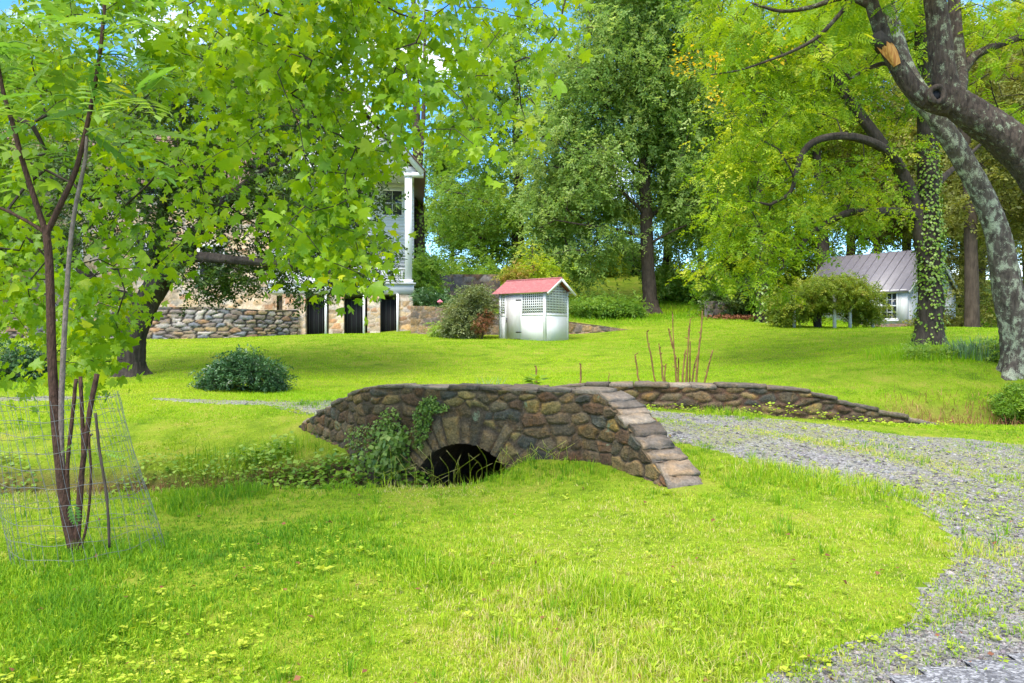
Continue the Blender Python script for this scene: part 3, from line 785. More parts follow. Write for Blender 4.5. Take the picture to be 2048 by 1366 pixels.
def coping(geo, path, ztop, thick, lens, h=(.05, .085), over=.05, seed=2, palette=None, step=None):
    """flat stones along the top of a wall, each with its own ragged outline"""
    rng = np.random.default_rng(seed); s, p = resample(path, .03); nrm = normals2(p)
    nrm = np.stack([np.convolve(np.pad(nrm[:, k], 6, 'edge'), np.ones(13) / 13, 'valid') for k in (0, 1)], 1)
    def at(a, lat, z):
        x = np.array([np.interp(a, s, p[:, 0]), np.interp(a, s, p[:, 1])]); n_ = np.array([np.interp(a, s, nrm[:, 0]), np.interp(a, s, nrm[:, 1])]); n_ /= np.linalg.norm(n_)
        q = x + n_ * lat; return [q[0], q[1], z]
    a = s[0]
    while a < s[-1] - .05:
        l = rng.uniform(*lens) if not callable(lens) else lens(a) * rng.uniform(.8, 1.25)
        b = min(a + l, s[-1]); hh = rng.uniform(*h); mid = .5 * (a + b)
        st = step(mid) if step else 0.0
        out = []
        nA = max(3, int((b - a) / .07)); o1, o2 = over + rng.normal(0, .015), over + rng.normal(0, .015)
        for q in np.linspace(a + .006, b - .006, nA): out.append((q, o1 + rng.normal(0, .010)))
        for q in np.linspace(o1, -thick - o2, 5)[1:-1]: out.append((b - .006 + rng.normal(0, .008), q))
        for q in np.linspace(b - .006, a + .006, nA): out.append((q, -thick - o2 + rng.normal(0, .010)))
        for q in np.linspace(-thick - o2, o1, 5)[1:-1]: out.append((a + .006 + rng.normal(0, .008), q))
        out = np.array(out); cen = out.mean(0); m = len(out)
        zf = lambda q: ztop(q) * (1 - st) + (ztop(mid) + (q - mid) * rng_t) * st
        rng_t = rng.normal(0, .05); lat_t = rng.normal(0, .03)
        def ring_(shrink, dz):
            return [at(cen[0] + (q - cen[0]) * shrink, cen[1] + (w_ - cen[1]) * shrink, zf(q) + dz + lat_t * (w_ - cen[1])) for q, w_ in out]
        v = np.array(ring_(.97, -.01) + ring_(1, hh * .3) + ring_(1, hh * .75) + ring_(.965, hh)) ; v[2 * m:] += rng.normal(0, .005, (2 * m, 3)); v += np.array([0, 0, rng.normal(0, .006)])
        fs = []
        for r_ in range(3): fs += [[r_ * m + i, r_ * m + (i + 1) % m, (r_ + 1) * m + (i + 1) % m, (r_ + 1) * m + i] for i in range(m)]
        cv = np.array([at(cen[0], cen[1], zf(mid) + hh + rng.normal(0, .004))]); v = np.vstack([v, cv])
        tri = [[3 * m + i, 3 * m + (i + 1) % m, 4 * m] for i in range(m)]
        c = palette[rng.integers(0, len(palette))] * rng.uniform(.75, 1.2)
        # outline runs clockwise seen from above, so flip
        geo.add(v, [np.array(fs)[:, ::-1], np.array(tri)[:, ::-1], np.arange(m)[None]], .5, c)
        a = b
    return geo

BROWN = .88 * np.array([1.0, 1.05, .95]) * np.array([(.15, .10, .06), (.18, .12, .065), (.11, .085, .065), (.22, .15, .075), (.13, .09, .06), (.085, .08, .075), (.17, .125, .085), (.23, .165, .075), (.13, .075, .05)])
CAPS = .8 * np.array([(.21, .17, .135), (.26, .21, .165), (.17, .14, .115), (.30, .25, .20), (.22, .185, .155)])
M_BRIDGE = stone_mat('mossy_brown_rubble', moss=(.23, .26, .16), moss_amt=.63, fine=44, contrast=.85)
M_CAP = stone_mat('coping_flagstone', moss=(.20, .22, .09), moss_amt=.70, fine=30, contrast=.6)
M_DARKROCK = stone_mat('dark_vault_stone', fine=20, contrast=.7)  # dark stone colour of the vault lining

# ------------------------------------------------------------------ the bridge
bridge = thing('stone_bridge', 'low brown rubble stone bridge with an arched culvert carrying the gravel drive over the ditch', 'bridge', (0, 10.5, .3))
pA, pB, pC, pD = (-3.26, 12.3), (-1.78, 10.0), (.97, 8.8), (1.50, 7.55)
near = [pA, (-2.9, 11.75), (-2.35, 10.9), (-2.0, 10.3), (-1.72, 9.97), (-1.2, 9.75), (-.4, 9.40), (.4, 9.05), (.83, 8.84), (1.02, 8.66), (1.18, 8.3), (1.36, 7.9), pD]
near = smooth_poly(near, 90)
sN, pN = resample(near, .02)
def at_px(px):                       # arclength where the wall passes a given sight line (used once, to lay out its profile)
    return float(sN[np.argmin(np.abs(pN[:, 0] * F / pN[:, 1] + 1024 - px))])
_prof = [(600, 852), (640, 826), (690, 800), (735, 776), (760, 775), (900, 777), (1030, 781), (1130, 785), (1195, 789), (1235, 826), (1262, 860), (1290, 902), (1318, 945), (1341, 985)]
_ps = [at_px(a) for a, b in _prof]; _pz = [CAM_Z - (b - 683) * float(np.interp(q, sN, pN[:, 1])) / F for q, (a, b) in zip(_ps, _prof)]
def nz_top(a): return float(np.interp(a, _ps, _pz))
def nz_bot(a):
    x, y = np.interp(a, sN, pN[:, 0]), np.interp(a, sN, pN[:, 1]); return -.95 if x < .55 else float(-.95 + .95 * sstep(.55, .9, x))
sC = at_px(930); ARCH = (sC, -.34, .72, .735)
g = Geo(); stone_wall(g, near, nz_top, nz_bot, .37, .014, (.21, .115), .042, BROWN, (.10, .072, .05), seed=5, hole=ARCH, ring=ARCH, joint=(.05, .24))
pw = g.build('parapet', M_BRIDGE, bridge, smooth=True)
g = Geo(); coping(g, near, nz_top, .37, lambda a: .36 if a < _ps[8] else .15, (.025, .05), .012, 8, CAPS, step=lambda a: .2 if a < _ps[8] else .22)
g.build('coping', M_CAP, pw)
# barrel vault behind the arch
i0 = int(np.argmin(np.abs(sN - sC))); c0 = pN[i0]; tdir = pN[i0 + 5] - pN[i0 - 5]; tdir /= np.linalg.norm(tdir); ndir = np.array([-tdir[1], tdir[0]])
g = Geo(); th = np.linspace(-.25, math.pi + .25, 36); dep = np.linspace(-.03, 3.9, 14); V = []
for dd in dep:
    for t in th:
        q = c0 + tdir * ARCH[2] * math.cos(t) * 1.01 + ndir * dd; V.append([q[0], q[1], ARCH[1] + ARCH[3] * 1.01 * math.sin(t) + .012 * math.sin(7 * t + 5 * dd)])
m = len(th); q = [[r * m + i, r * m + i + 1, (r + 1) * m + i + 1, (r + 1) * m + i] for r in range(len(dep) - 1) for i in range(m - 1)]
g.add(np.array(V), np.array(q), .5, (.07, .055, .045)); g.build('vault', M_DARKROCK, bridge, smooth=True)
# the road bed laid over the vault
mk = (deck_zone | (inpoly(cx, cy, BRIDGE_IN) & ~is_gravel & (gcarve > 0.0))) & (polydist(cx, cy, [tuple(q_) for q_ in near])[0] > .2)
sheet('deck', mk & ~is_gravel, np.where(inpoly(GX, GY, BRIDGE_IN), np.maximum(GT, .47), GT), M_SOIL, kind=None, parent=bridge)
# far parapet
far = smooth_poly([(.15, 14.3), (.75, 13.6), (1.6, 13.3), (2.8, 13.1), (3.9, 13.0), (4.75, 13.05), (5.9, 13.3), (7.45, 13.75)], 80)
sF, pF = resample(far, .02)
def fx(px): return float(sF[np.argmin(np.abs(pF[:, 0] * F / pF[:, 1] + 1024 - px))])
_fp = [(1050, 815), (1100, 780), (1150, 773), (1300, 773), (1420, 776), (1500, 775), (1560, 777), (1600, 782), (1660, 798), (1740, 822), (1820, 841), (1880, 858)]
_fs = [fx(a) for a, b in _fp]; _fz = [CAM_Z - (b - 683) * float(np.interp(q, sF, pF[:, 1])) / F for q, (a, b) in zip(_fs, _fp)]
def fz_top(a): return float(np.interp(a, _fs, _fz))
g = Geo(); stone_wall(g, far, fz_top, lambda a: min(fz_top(a) - .12, -.1 if a > 1 else .2), .36, .022, (.34, .13), .05, BROWN * .9, (.085, .05, .034), seed=9, joint=(.08, .26))
pw2 = g.build('parapet', M_BRIDGE, bridge, smooth=True)
g = Geo(); coping(g, far, fz_top, .36, (.35, .8), (.045, .07), .04, 13, CAPS * .9, step=lambda a: .3); g.build('coping', M_CAP, pw2)

# ------------------------------------------------------------------ stone walls on the lawn
GREYST = np.array([(.30, .25, .22), (.36, .28, .22), (.26, .24, .26), (.42, .31, .2), (.22, .18, .17), (.40, .36, .35), (.30, .19, .13), (.20, .21, .25)])
M_DRY = stone_mat('dry_laid_fieldstone', fine=16, contrast=.55)
def wl(px, Y): return ((px - 1024) * Y / F, Y)
dry = [wl(-120, 30.5), wl(40, 31.5), wl(150, 31.8), wl(270, 31.6), wl(400, 32.2), wl(500, 33.2), wl(596, 35.2)]
dry = smooth_poly(dry, 60); sD, pDy = resample(dry, .1)
def dpx(a): return 1024 + F * np.interp(a, sD, pDy[:, 0]) / np.interp(a, sD, pDy[:, 1])
g = Geo(); stone_wall(g, dry, lambda a: CAM_Z + (683 - float(np.interp(dpx(a), [-120, 280, 300, 430, 520, 600], [615, 615, 614, 614, 620, 620]))) * float(np.interp(a, sD, pDy[:, 1])) / F,
    lambda a: float(z_top(np.interp(a, sD, pDy[:, 0]), np.interp(a, sD, pDy[:, 1]))) - .25, .5, .045, (.46, .15), .06, GREYST, (.035, .03, .028), seed=21, joint=(.10, .24))
o = g.build('dry_stone_wall', M_DRY, None, smooth=True); tag(o, 'grey and rust dry laid stone wall behind the dark leaning tree', 'stone wall')
ret = smooth_poly([wl(822, 34.35), wl(850, 34.05), wl(900, 33.85), (-1.2, YWALL), (2.4, YWALL), (4.0, 33.7), (5.7, 33.55)], 60); sR, pR = resample(ret, .1)
def rpx(a): return 1024 + F * np.interp(a, sR, pR[:, 0]) / np.interp(a, sR, pR[:, 1])
g = Geo(); stone_wall(g, ret, lambda a: CAM_Z + (683 - float(np.interp(rpx(a), [818, 850, 905, 1000, 1137, 1200, 1290], [612, 612, 616, 628, 643, 651, 664]))) * float(np.interp(a, sR, pR[:, 1])) / F,
    lambda a: float(z_top(np.interp(a, sR, pR[:, 0]), np.interp(a, sR, pR[:, 1]) - .4)) - .3, .4, .05, (.42, .26), .05, np.array([(.16, .12, .085), (.21, .16, .11), (.13, .11, .10), (.25, .18, .10)]), (.24, .2, .17), seed=25, joint=(.05, .14))
o = g.build('retaining_wall', M_BRIDGE, None, smooth=True); tag(o, 'brown mortared retaining wall passing behind the white shed and tapering into the lawn', 'stone wall')
g = Geo(); stone_wall(g, [wl(1425, 37.6), wl(1462, 38.0)], lambda a: 2.75 + .75, lambda a: 2.2, .6, .06, (.5, .22), .05, GREYST * .55, (.05, .04, .03), seed=31)
o = g.build('low_stone_wall', M_DRY, None, smooth=True); tag(o, 'short low brown stone wall at the lawn edge left of the brush', 'stone wall')
g = Geo(); stone_wall(g, [wl(860, 40.5), wl(1000, 40.5)], lambda a: 5.0, lambda a: 3.2, .5, .08, (.5, .25), .05, GREYST * .4, (.05, .045, .04), seed=33)  # same stones darkened, the wall's shade put into the colour
o = g.build('terrace_wall', M_DRY, None, smooth=True); tag(o, 'shaded stone wall on the upper terrace above the grey green shrub', 'stone wall')

# ------------------------------------------------------------------ white shed with lattice
M_WHITE = paint_mat('white_paint', (.68, .68, .69), .5, .16, (.42, .40, .36))
M_WHITEOLD = paint_mat('weathered_white_paint', (.56, .55, .55), .6, .9, (.40, .37, .36), (14, 14, 1.2))
M_RED = paint_mat('faded_red_metal', (.29, .085, .09), .55, .8, (.38, .20, .19), (3, 3, 3))
M_IRON = paint_mat('black_iron', (.02, .02, .025), .5, .2, (.08, .05, .04))
M_INSIDE = paint_mat('painted_shade', (.016, .016, .02), .9, .2, (.03, .025, .025))  # near black standing in for shade inside shed, doorways and hollows
zs = 1.62
shed = thing('shed', 'small white shed with red metal roof and lattice upper walls', 'shed', (_c0[0], _c0[1], zs))
SM = np.array([[SHED_U[0], SHED_V[0], 0], [SHED_U[1], SHED_V[1], 0], [0, 0, 1.0]]); SO = np.array([_c0[0], _c0[1], 0])
def sp(u, v, z): return SM @ np.array([u, v, z]) + SO
MS = (SM, SO); HL = 2.62; HE = 3.50; HR = 3.97; LN = SHED_L; WD = SHED_W
D0, D1 = 1.18, 1.85                                    # door
g = Geo()
# lower boarded walls as single planks with fine gaps
def planks(g, u0, u1, v, z0, z1, axis, wd=.14, th=.03):
    n = max(1, round((u1 - u0) / wd)); e = np.linspace(u0, u1, n + 1)
    for a, b in zip(e[:-1], e[1:]):
        if axis == 'u': g.box((a + .0006, v, z0), (b - .0006, v + th, z1), MS)
        else: g.box((v, a + .0006, z0), (v + th, b - .0006, z1), MS)
g.box((0, 0, zs - .1), (D0, .03, HL - .041), MS); g.box((D1, 0, zs - .1), (LN, .03, HL - .041), MS)
g.box((0, .031, zs - .1), (.03, WD - .032, HL - .041), MS); planks(g, .032, WD - .032, LN - .03, zs - .1, HL - .04, 'v'); planks(g, 0, LN, WD - .03, zs - .1, HE, 'u')
g.build('lower_wall', M_WHITE, shed)
g = Geo()
for (u, v) in ((0, 0), (LN - .08, 0), (0, WD - .08), (LN - .08, WD - .08)): g.box((u - .006, v - .006, zs - .1), (u + .086, v + .086, HE), MS)
for u in (D0 - .075, D1): g.box((u, -.005, zs), (u + .075, .06, HE - .04), MS)
g.box((.087, -.009, HL - .04), (D0 - .076, .05, HL + .03), MS); g.box((D1 + .076, -.009, HL - .04), (LN - .087, .05, HL + .03), MS)
g.box((-.009, .087, HL - .04), (.05, WD - .087, HL + .03), MS)
g.box((.087, -.009, HE - .08), (LN - .087, .05, HE), MS); g.build('frame', M_WHITE, shed)
g = Geo(); pit = .098
def lattice_u(g, u0, u1, v, z0, z1):
    for q in np.arange(u0, u1, pit): g.box((q, v, z0), (min(q + .042, u1), v + .008, z1), MS)
    for q in np.arange(z0, z1, pit): g.box((u0, v + .009, q), (u1, v + .017, min(q + .042, z1)), MS)
lattice_u(g, .085, D0 - .075, .012, HL + .03, HE - .08); lattice_u(g, D1 + .075, LN - .085, .012, HL + .03, HE - .08)
g.build('lattice', M_WHITE, shed)
g = Geo(); slope = (HR - HE) / (WD / 2)
for uu in (.012, LN - .03):
    for q in np.arange(.085, WD - .085, pit): g.box((uu, q, HL + .03), (uu + .008, q + .042, HE + slope * min(q, WD - q) - .03), MS)
    for q in np.arange(HL + .03, HR - .12, pit):
        w0 = .085 if q < HE else max(.085, (q + .05 - HE) / slope); g.box((uu + .009, w0, q), (uu + .017, WD - w0, q + .042), MS)
g.build('lattice', M_WHITE, shed)
g = Geo(); g.box((.13, .12, zs), (LN - .13, WD - .12, HE - .06), MS); g.build('shade_block', M_INSIDE, shed)  # solid dark box added behind the lattice so its holes look shaded
g = Geo(); g.box((D0 + .004, -.012, zs + .08), (D1 - .004, .02, HE - .09), MS)
for q in np.linspace(D0, D1, 5)[1:-1]: g.box((q - .006, -.016, zs + .081), (q + .006, -.0121, HE - .091), MS)
dr = g.build('door', M_WHITEOLD, shed)
for zz in (zs + .32, HE - .32):
    g = Geo(); g.box((D0 - .07, -.026, zz), (D0 + .19, -.0125, zz + .035), MS); g.build('hinge', M_IRON, dr)
g = Geo(); g.box((D1 - .05, -.04, zs + .72), (D1 - .02, -.0125, zs + .9), MS); g.build('handle', M_IRON, dr)
# corrugated roof
g = Geo(); over_u, over_v = .24, .16
nu = 150; us = np.linspace(-over_u, LN + over_u, nu); wv = .011 * np.sin(us * 2 * np.pi / .076)
for sgn in (0, 1):
    V = []
    for t in np.linspace(0, 1, 6):
        v = (-over_v + (WD / 2 + over_v) * t); z = HE + slope * v + .05
        vv = v if sgn == 0 else WD - v
        V.append(np.stack([us, np.full(nu, vv), z + wv], 1))
    V = np.concatenate(V) @ SM.T + SO
    i = (np.arange(5)[:, None] * nu + np.arange(nu - 1)[None]).ravel(); q = np.stack([i, i + 1, i + nu + 1, i + nu], 1)
    g.add(V, q if sgn else q[:, ::-1])
rf = g.build('roof', M_RED, shed, smooth=True)
g = Geo(); g.tube([sp(-over_u, WD / 2, HR + .055), sp(LN + over_u, WD / 2, HR + .055)], .035, 8); g.build('ridge_cap', M_RED, rf)
g = Geo()
for uu in (-over_u - .002, LN + over_u - .02):
    for sgn in (0, 1):
        a = sp(uu + .01, (-over_v if not sgn else WD + over_v), HE - slope * over_v - .02); b = sp(uu + .01, WD / 2, HR - .01); g.bar(a, b, .022, .1)
for vv in (.05, WD / 2, WD - .05): g.bar(sp(-over_u, vv, HE + slope * min(vv, WD - vv) - .03), sp(0, vv, HE + slope * min(vv, WD - vv) - .03), .05, .07)
g.build('rake_board', M_WHITE, shed)

# ------------------------------------------------------------------ house with a two-storey porch
TAN = np.array([(.46, .33, .20), (.52, .40, .26), (.36, .27, .20), (.56, .45, .34), (.40, .36, .34), (.42, .25, .15), (.50, .44, .38)])
M_TAN = stone_mat('tan_house_stone', fine=14, contrast=.45)
M_ROOFH = paint_mat('brown_shingle', (.17, .105, .085), .85, .5, (.28, .17, .13), (8, 8, 8))
M_GLASS, _nt = new_mat('window_glass'); finish(_nt, (.025, .03, .035), .06, None, .6)
M_SCREEN = paint_mat('dark_insect_screen', (.05, .06, .06), .7, .4, (.12, .14, .12))
M_BRICK = stone_mat('chimney_brick', fine=14, contrast=.4)
HY = 36.0
house = thing('house', 'large stone house with a white two storey porch half hidden behind the trees', 'house', (-10, 38, 1.9))
def hx(px, Y=HY): return (px - 1024) * Y / F
def hz(py, Y=HY): return CAM_Z + (683 - py) * Y / F
zd0, zd1 = hz(588), hz(566); ztop_ = hz(346)
for (a, b, zt_) in ((572, 616, zd0 - .02), (661, 690, zd0 - .02), (736, 761, zd0 - .02), (797, 826, zd0 - .02)):
    g = Geo(); X0, X1 = hx(a), hx(b); dpt = .7
    stone_wall(g, [(X0, HY), (X1, HY)], lambda s_: zt_, lambda s_: 1.5, dpt, .045, (.36, .2), .03, TAN, (.55, .46, .38), seed=41 + a, joint=(.06, .16))
    g.build('stone_pier', M_TAN, house, smooth=True)
for px in (657, 731, 797):
    g = Geo(); g.tube([(hx(px) - .03, HY - .1, 1.6), (hx(px) - .03, HY - .1, zd0)], .055, 8); g.build('downpipe', M_WHITE, house)
PX0, PX1 = hx(545), hx(828)
g = Geo(); g.box((PX0, HY - .05, zd0), (PX1, HY + 3.6, zd1 - .06)); g.box((PX0 - .08, HY - .16, zd1 - .06), (PX1 + .08, HY + 3.6, zd1)); g.build('porch_deck', M_WHITE, house)
zr = hz(536)
cols = [hx(558), hx(648), hx(735), hx(817)]
for X in cols:
    g = Geo(); g.box((X - .16, HY + .02, zd1), (X + .16, HY + .34, ztop_)); g.box((X - .21, HY - .03, zd1), (X + .21, HY + .39, zd1 + .14)); g.box((X - .21, HY - .03, ztop_ - .16), (X + .21, HY + .39, ztop_ - .003)); g.build('porch_column', M_WHITE, house)
for X0, X1 in zip(cols[:-1], cols[1:]):
    g = Geo(); g.box((X0 + .16, HY + .1, zr - .06), (X1 - .16, HY + .24, zr)); g.box((X0 + .16, HY + .12, zd1 + .1), (X1 - .16, HY + .22, zd1 + .17))
    for q in np.arange(X0 + .22, X1 - .2, .11): g.box((q, HY + .15, zd1 + .17), (q + .035, HY + .19, zr - .06))
    g.build('railing', M_WHITE, house)
# porch back wall with siding, windows and screens
g = Geo()
for i, z in enumerate(np.arange(zd1, ztop_, .16)): g.box((PX0, HY + 2.6 + (.012 if i % 2 else 0), z), (PX1, HY + 2.9, min(z + .16, ztop_)))
g.box((PX1 - .12, HY + 2.9, zd1), (PX1 + .0, HY + 9, ztop_)); g.build('siding_wall', M_WHITE, house)
for X in (hx(600), hx(690), hx(782)):
    for (z0, z1) in (((zd1 + .5, zd1 + 2.0), (zd1 + 2.9, zd1 + 4.2)) if X < hx(770) else ((zd1 + 3.45, zd1 + 4.6),)):
        g = Geo(); x0, x1 = X - .45, X + .45; y = HY + 2.56
        for bx_ in (((x0 - .09, y, z0 - .09), (x1 + .09, y + .035, z0)), ((x0 - .09, y, z1), (x1 + .09, y + .035, z1 + .09)), ((x0 - .09, y, z0), (x0, y + .035, z1)), ((x1, y, z0), (x1 + .09, y + .035, z1)), ((x0, y + .004, (z0 + z1) / 2 - .02), (x1, y + .03, (z0 + z1) / 2 + .02)), ((X - .015, y + .008, z0), (X + .015, y + .028, z1))): g.box(*bx_)
        wd_ = g.build('window', M_WHITE, house); g = Geo(); g.box((x0, y + .02, z0), (x1, y + .034, z1)); g.build('pane', M_GLASS, wd_)
g = Geo(); g.box((PX0, HY + .4, ztop_ + .003), (PX1, HY + 3.2, ztop_ + .06)); g.build('porch_ceiling', M_WHITE, house)
# gable and roof of the porch wing
XL, XR, XA = hx(536), hx(846), hx(690); zA = hz(168); zE = ztop_
g = Geo(); v = np.array([(XL + .35, HY + .06, zE), (XR - .35, HY + .06, zE), (XA, HY + .06, zA - .45), (XL + .35, HY + .2, zE), (XR - .35, HY + .2, zE), (XA, HY + .2, zA - .45)])
g.add(v, [np.array([[0, 1, 2], [5, 4, 3]]), np.array([[0, 3, 4, 1], [1, 4, 5, 2], [2, 5, 3, 0]])])
g.box((XL + .3, HY - .02, zE), (XR - .3, HY + .05, zE + .28)); g.build('gable', M_WHITE, house)
g = Geo()
for (xa, xb) in ((XL, XA), (XR, XA)): 
    g.bar((xa, HY - .2, zE - .02), (xb, HY - .2, zA - .02), .08, .3)
g.box((XR - .5, HY - .2, zE - .18), (XR + .02, HY + .2, zE - .004)); g.build('rake_board', M_WHITE, house)
g = Geo()
for (xa, s_) in ((XL - .12, 1), (XR + .12, -1)):
    zz = zE - .02; v = np.array([(xa, HY - .28, zz + .1), (XA, HY - .28, zA + .14), (XA, HY + 9, zA + .14), (xa, HY + 9, zz + .1)]); v2 = v - [0, 0, .1]
    g.add(np.vstack([v, v2]), np.array([[0, 1, 2, 3], [7, 6, 5, 4], [0, 4, 5, 1], [3, 2, 6, 7], [0, 3, 7, 4]]))
rf = g.build('roof', M_ROOFH, house)
g = Geo(); cxm = hx(612, 40); stone_wall(g, [(cxm - .5, 41), (cxm + .5, 41)], lambda s_: CAM_Z + (683 - 128) * 41 / F, lambda s_: 10.0, 1.0, .06, (.22, .075), .012, np.array([(.42, .16, .10), (.36, .13, .08), (.48, .22, .15)]), (.5, .42, .36), seed=51, joint=(.08, .2)); ch = g.build('chimney', M_BRICK, rf, smooth=True)
g = Geo(); g.box((cxm - .6, 40.85, CAM_Z + (683 - 128) * 41 / F), (cxm + .6, 42.15, CAM_Z + (683 - 122) * 41 / F)); g.build('chimney_cap', M_BRICK, ch)
# ground-floor back wall, porch shade put into its darkened stone, with dark doorways
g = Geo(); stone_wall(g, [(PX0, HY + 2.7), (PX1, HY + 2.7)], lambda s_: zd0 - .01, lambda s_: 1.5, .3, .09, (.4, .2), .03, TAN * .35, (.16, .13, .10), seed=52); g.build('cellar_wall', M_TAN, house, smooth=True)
for px in (634, 708, 776):
    g = Geo(); g.box((hx(px) - .42, HY + .5, 1.6), (hx(px) + .42, HY + .56, zd0 - .22)); dd = g.build('cellar_door', M_INSIDE, house)
    g = Geo(); [g.box((hx(px) + q, HY + .47, 1.62), (hx(px) + q + .02, HY + .497, zd0 - .24)) for q in (-.3, -.1, .1, .28)]; g.build('door_batten', M_SCREEN, dd)
# stone main block to the left
BY = 38.5
g = Geo(); stone_wall(g, [(-27, BY), (PX0 - .05, BY)], lambda s_: 9.0, lambda s_: 1.5, .5, .075, (.42, .2), .035, TAN, (.62, .50, .38), seed=55, joint=(.06, .18)); g.build('stone_wall', M_TAN, house, smooth=True)
g = Geo(); v = np.array([(-28, BY - .5, 8.9), (PX0 + .3, BY - .5, 8.9), (PX0 + .3, BY + 4.5, 12.3), (-28, BY + 4.5, 12.3), (PX0 + .3, BY + 9.5, 8.9), (-28, BY + 9.5, 8.9)]); v = np.vstack([v, v - [0, 0, .15]])
g.add(v, np.array([[0, 1, 2, 3], [3, 2, 4, 5], [7, 6, 9, 8], [8, 9, 11, 10], [0, 6, 7, 1]])); g.build('roof', M_ROOFH, house)
for (px, py0, py1) in ((10, 545, 470), (190, 545, 470), (330, 545, 470), (450, 560, 500), (190, 400, 330), (330, 400, 330)):
    Yb = BY - .06; X = hx(px, Yb); z0, z1 = hz(py0, Yb), hz(py1, Yb); g = Geo(); x0, x1 = X - .5, X + .5
    for bx_ in (((x0 - .1, Yb - .03, z0), (x0, Yb + .06, z1)), ((x1, Yb - .03, z0), (x1 + .1, Yb + .06, z1)), ((x0 - .1, Yb - .03, z1), (x1 + .1, Yb + .06, z1 + .12)), ((x0, Yb - .02, (z0 + z1) / 2 - .025), (x1, Yb + .02, (z0 + z1) / 2 + .025)), ((X - .02, Yb - .015, z0), (X + .02, Yb + .015, z1))): g.box(*bx_)
    wd_ = g.build('window', M_WHITE, house); g = Geo(); g.box((x0 - .2, Yb - .12, z0 - .12), (x1 + .2, Yb + .06, z0 - .002)); g.build('sill', M_WHITE, wd_)
    g = Geo(); g.box((x0, Yb - .005, z0), (x1, Yb + .01, z1)); g.build('pane', M_GLASS, wd_)

# the house stands turned a little, its right side in line with the way it is seen
_t = math.radians(7.0); _pv = np.array([PX1, HY]); _d = np.array([-10.0, 38.0]) - _pv
house.rotation_euler = (0, 0, _t); house.location = (_pv[0] + _d[0] * math.cos(_t) - _d[1] * math.sin(_t), _pv[1] + _d[0] * math.sin(_t) + _d[1] * math.cos(_t), 1.9)

# ------------------------------------------------------------------ white cottage at the right
a30 = math.radians(50); CC = np.array([wl(1815, 38)[0], 38.0]); CU = np.array([-math.cos(a30), math.sin(a30)]); CV = np.array([math.sin(a30), math.cos(a30)])
CM = np.array([[CU[0], CV[0], 0], [CU[1], CV[1], 0], [0, 0, 1.0]]); CO = np.array([CC[0], CC[1], 0]); MC = (CM, CO)
def cp(u, v, z): return CM @ np.array([u, v, z]) + CO
LC, WC = 5.25, 5.6; zb_, ze_, zr_ = 2.0, 4.10, 6.15; sl = (zr_ - ze_) / (WC / 2)
M_SEAM = paint_mat('grey_standing_seam', (.18, .165, .195), .38, .3, (.34, .31, .36), (2, 2, .5), .4)
M_BRICKF = stone_mat('brick_foundation', fine=14, contrast=.35)
cot = thing('cottage', 'small white cottage with grey standing seam roof behind the vine arbor', 'cottage', (CC[0], CC[1], zb_))
g = Geo(); W0, W1 = .52, 1.22; wz0, wz1 = 2.72, 3.92
g.box((0, 0, zb_ + .45), (W0, .12, ze_), MC); g.box((W1, 0, zb_ + .45), (LC, .12, ze_), MC); g.box((W0, 0, zb_ + .45), (W1, .12, wz0), MC); g.box((W0, 0, wz1), (W1, .12, ze_), MC)
for q in np.arange(.28, LC, .28):
    if not (W0 - .1 < q < W1 + .1): g.box((q, -.012, zb_ + .45), (q + .035, -.001, ze_), MC)
g.box((0, WC - .12, zb_), (LC, WC, ze_), MC); g.box((LC - .12, .12, zb_), (LC, WC - .12, ze_), MC)
# gable end with a wide doorway
O0, O1 = 1.3, 4.5
g.box((0, .121, zb_ - .2), (.12, O0, ze_), MC); g.box((0, O1, zb_ - .2), (.12, WC - .121, ze_), MC); g.box((0, O0, 3.95), (.12, O1, ze_), MC)
for u0 in (0, LC - .12):
    v = np.array([cp(u0, 0, ze_), cp(u0, WC, ze_), cp(u0, WC / 2, zr_ - .02), cp(u0 + .12, 0, ze_), cp(u0 + .12, WC, ze_), cp(u0 + .12, WC / 2, zr_ - .02)]); g.add(v, [np.array([[0, 1, 2], [5, 4, 3]]), np.array([[0, 3, 4, 1], [1, 4, 5, 2], [2, 5, 3, 0]])])
for q in np.arange(.2, WC, .3):
    if not (O0 - .05 < q < O1): g.box((-.014, q, zb_ - .1), (-.001, q + .03, ze_ + sl * min(q, WC - q) - .1), MC)
g.build('wall', M_WHITE, cot)
g = Geo(); stone_wall(g, [tuple(cp(LC, -.012, 0)[:2]), tuple(cp(.0, -.012, 0)[:2])], lambda s_: zb_ + .445, lambda s_: zb_ - .4, .14, .04, (.22, .075), .008, np.array([(.30, .16, .12), (.34, .2, .15), (.26, .15, .12)]), (.36, .29, .25), seed=61, joint=(.08, .2))
stone_wall(g, [tuple(cp(.3, O0, 0)[:2]), tuple(cp(.3, O1, 0)[:2])][::-1], lambda s_: zb_ + .6, lambda s_: zb_ - .4, .14, .04, (.22, .075), .008, np.array([(.30, .16, .12), (.34, .2, .15)]), (.36, .29, .25), seed=62, joint=(.08, .2))
g.build('brick_base', M_BRICKF, cot, smooth=True)
g = Geo()
for s_ in (0, 1):
    ov, ou = .22, .2; V = []
    for (u, v) in ((-ou, -ov), (LC + ou, -ov), (LC + ou, WC / 2), (-ou, WC / 2)):
        V.append(cp(u, v if not s_ else WC - v, ze_ + sl * v + .08))
    V = np.array(V); V2 = V - [0, 0, .05]; g.add(np.vstack([V, V2]), np.array([[0, 1, 2, 3], [7, 6, 5, 4], [0, 4, 5, 1], [1, 5, 6, 2], [3, 7, 4, 0]]))
rf = g.build('roof', M_SEAM, cot)
g = Geo()
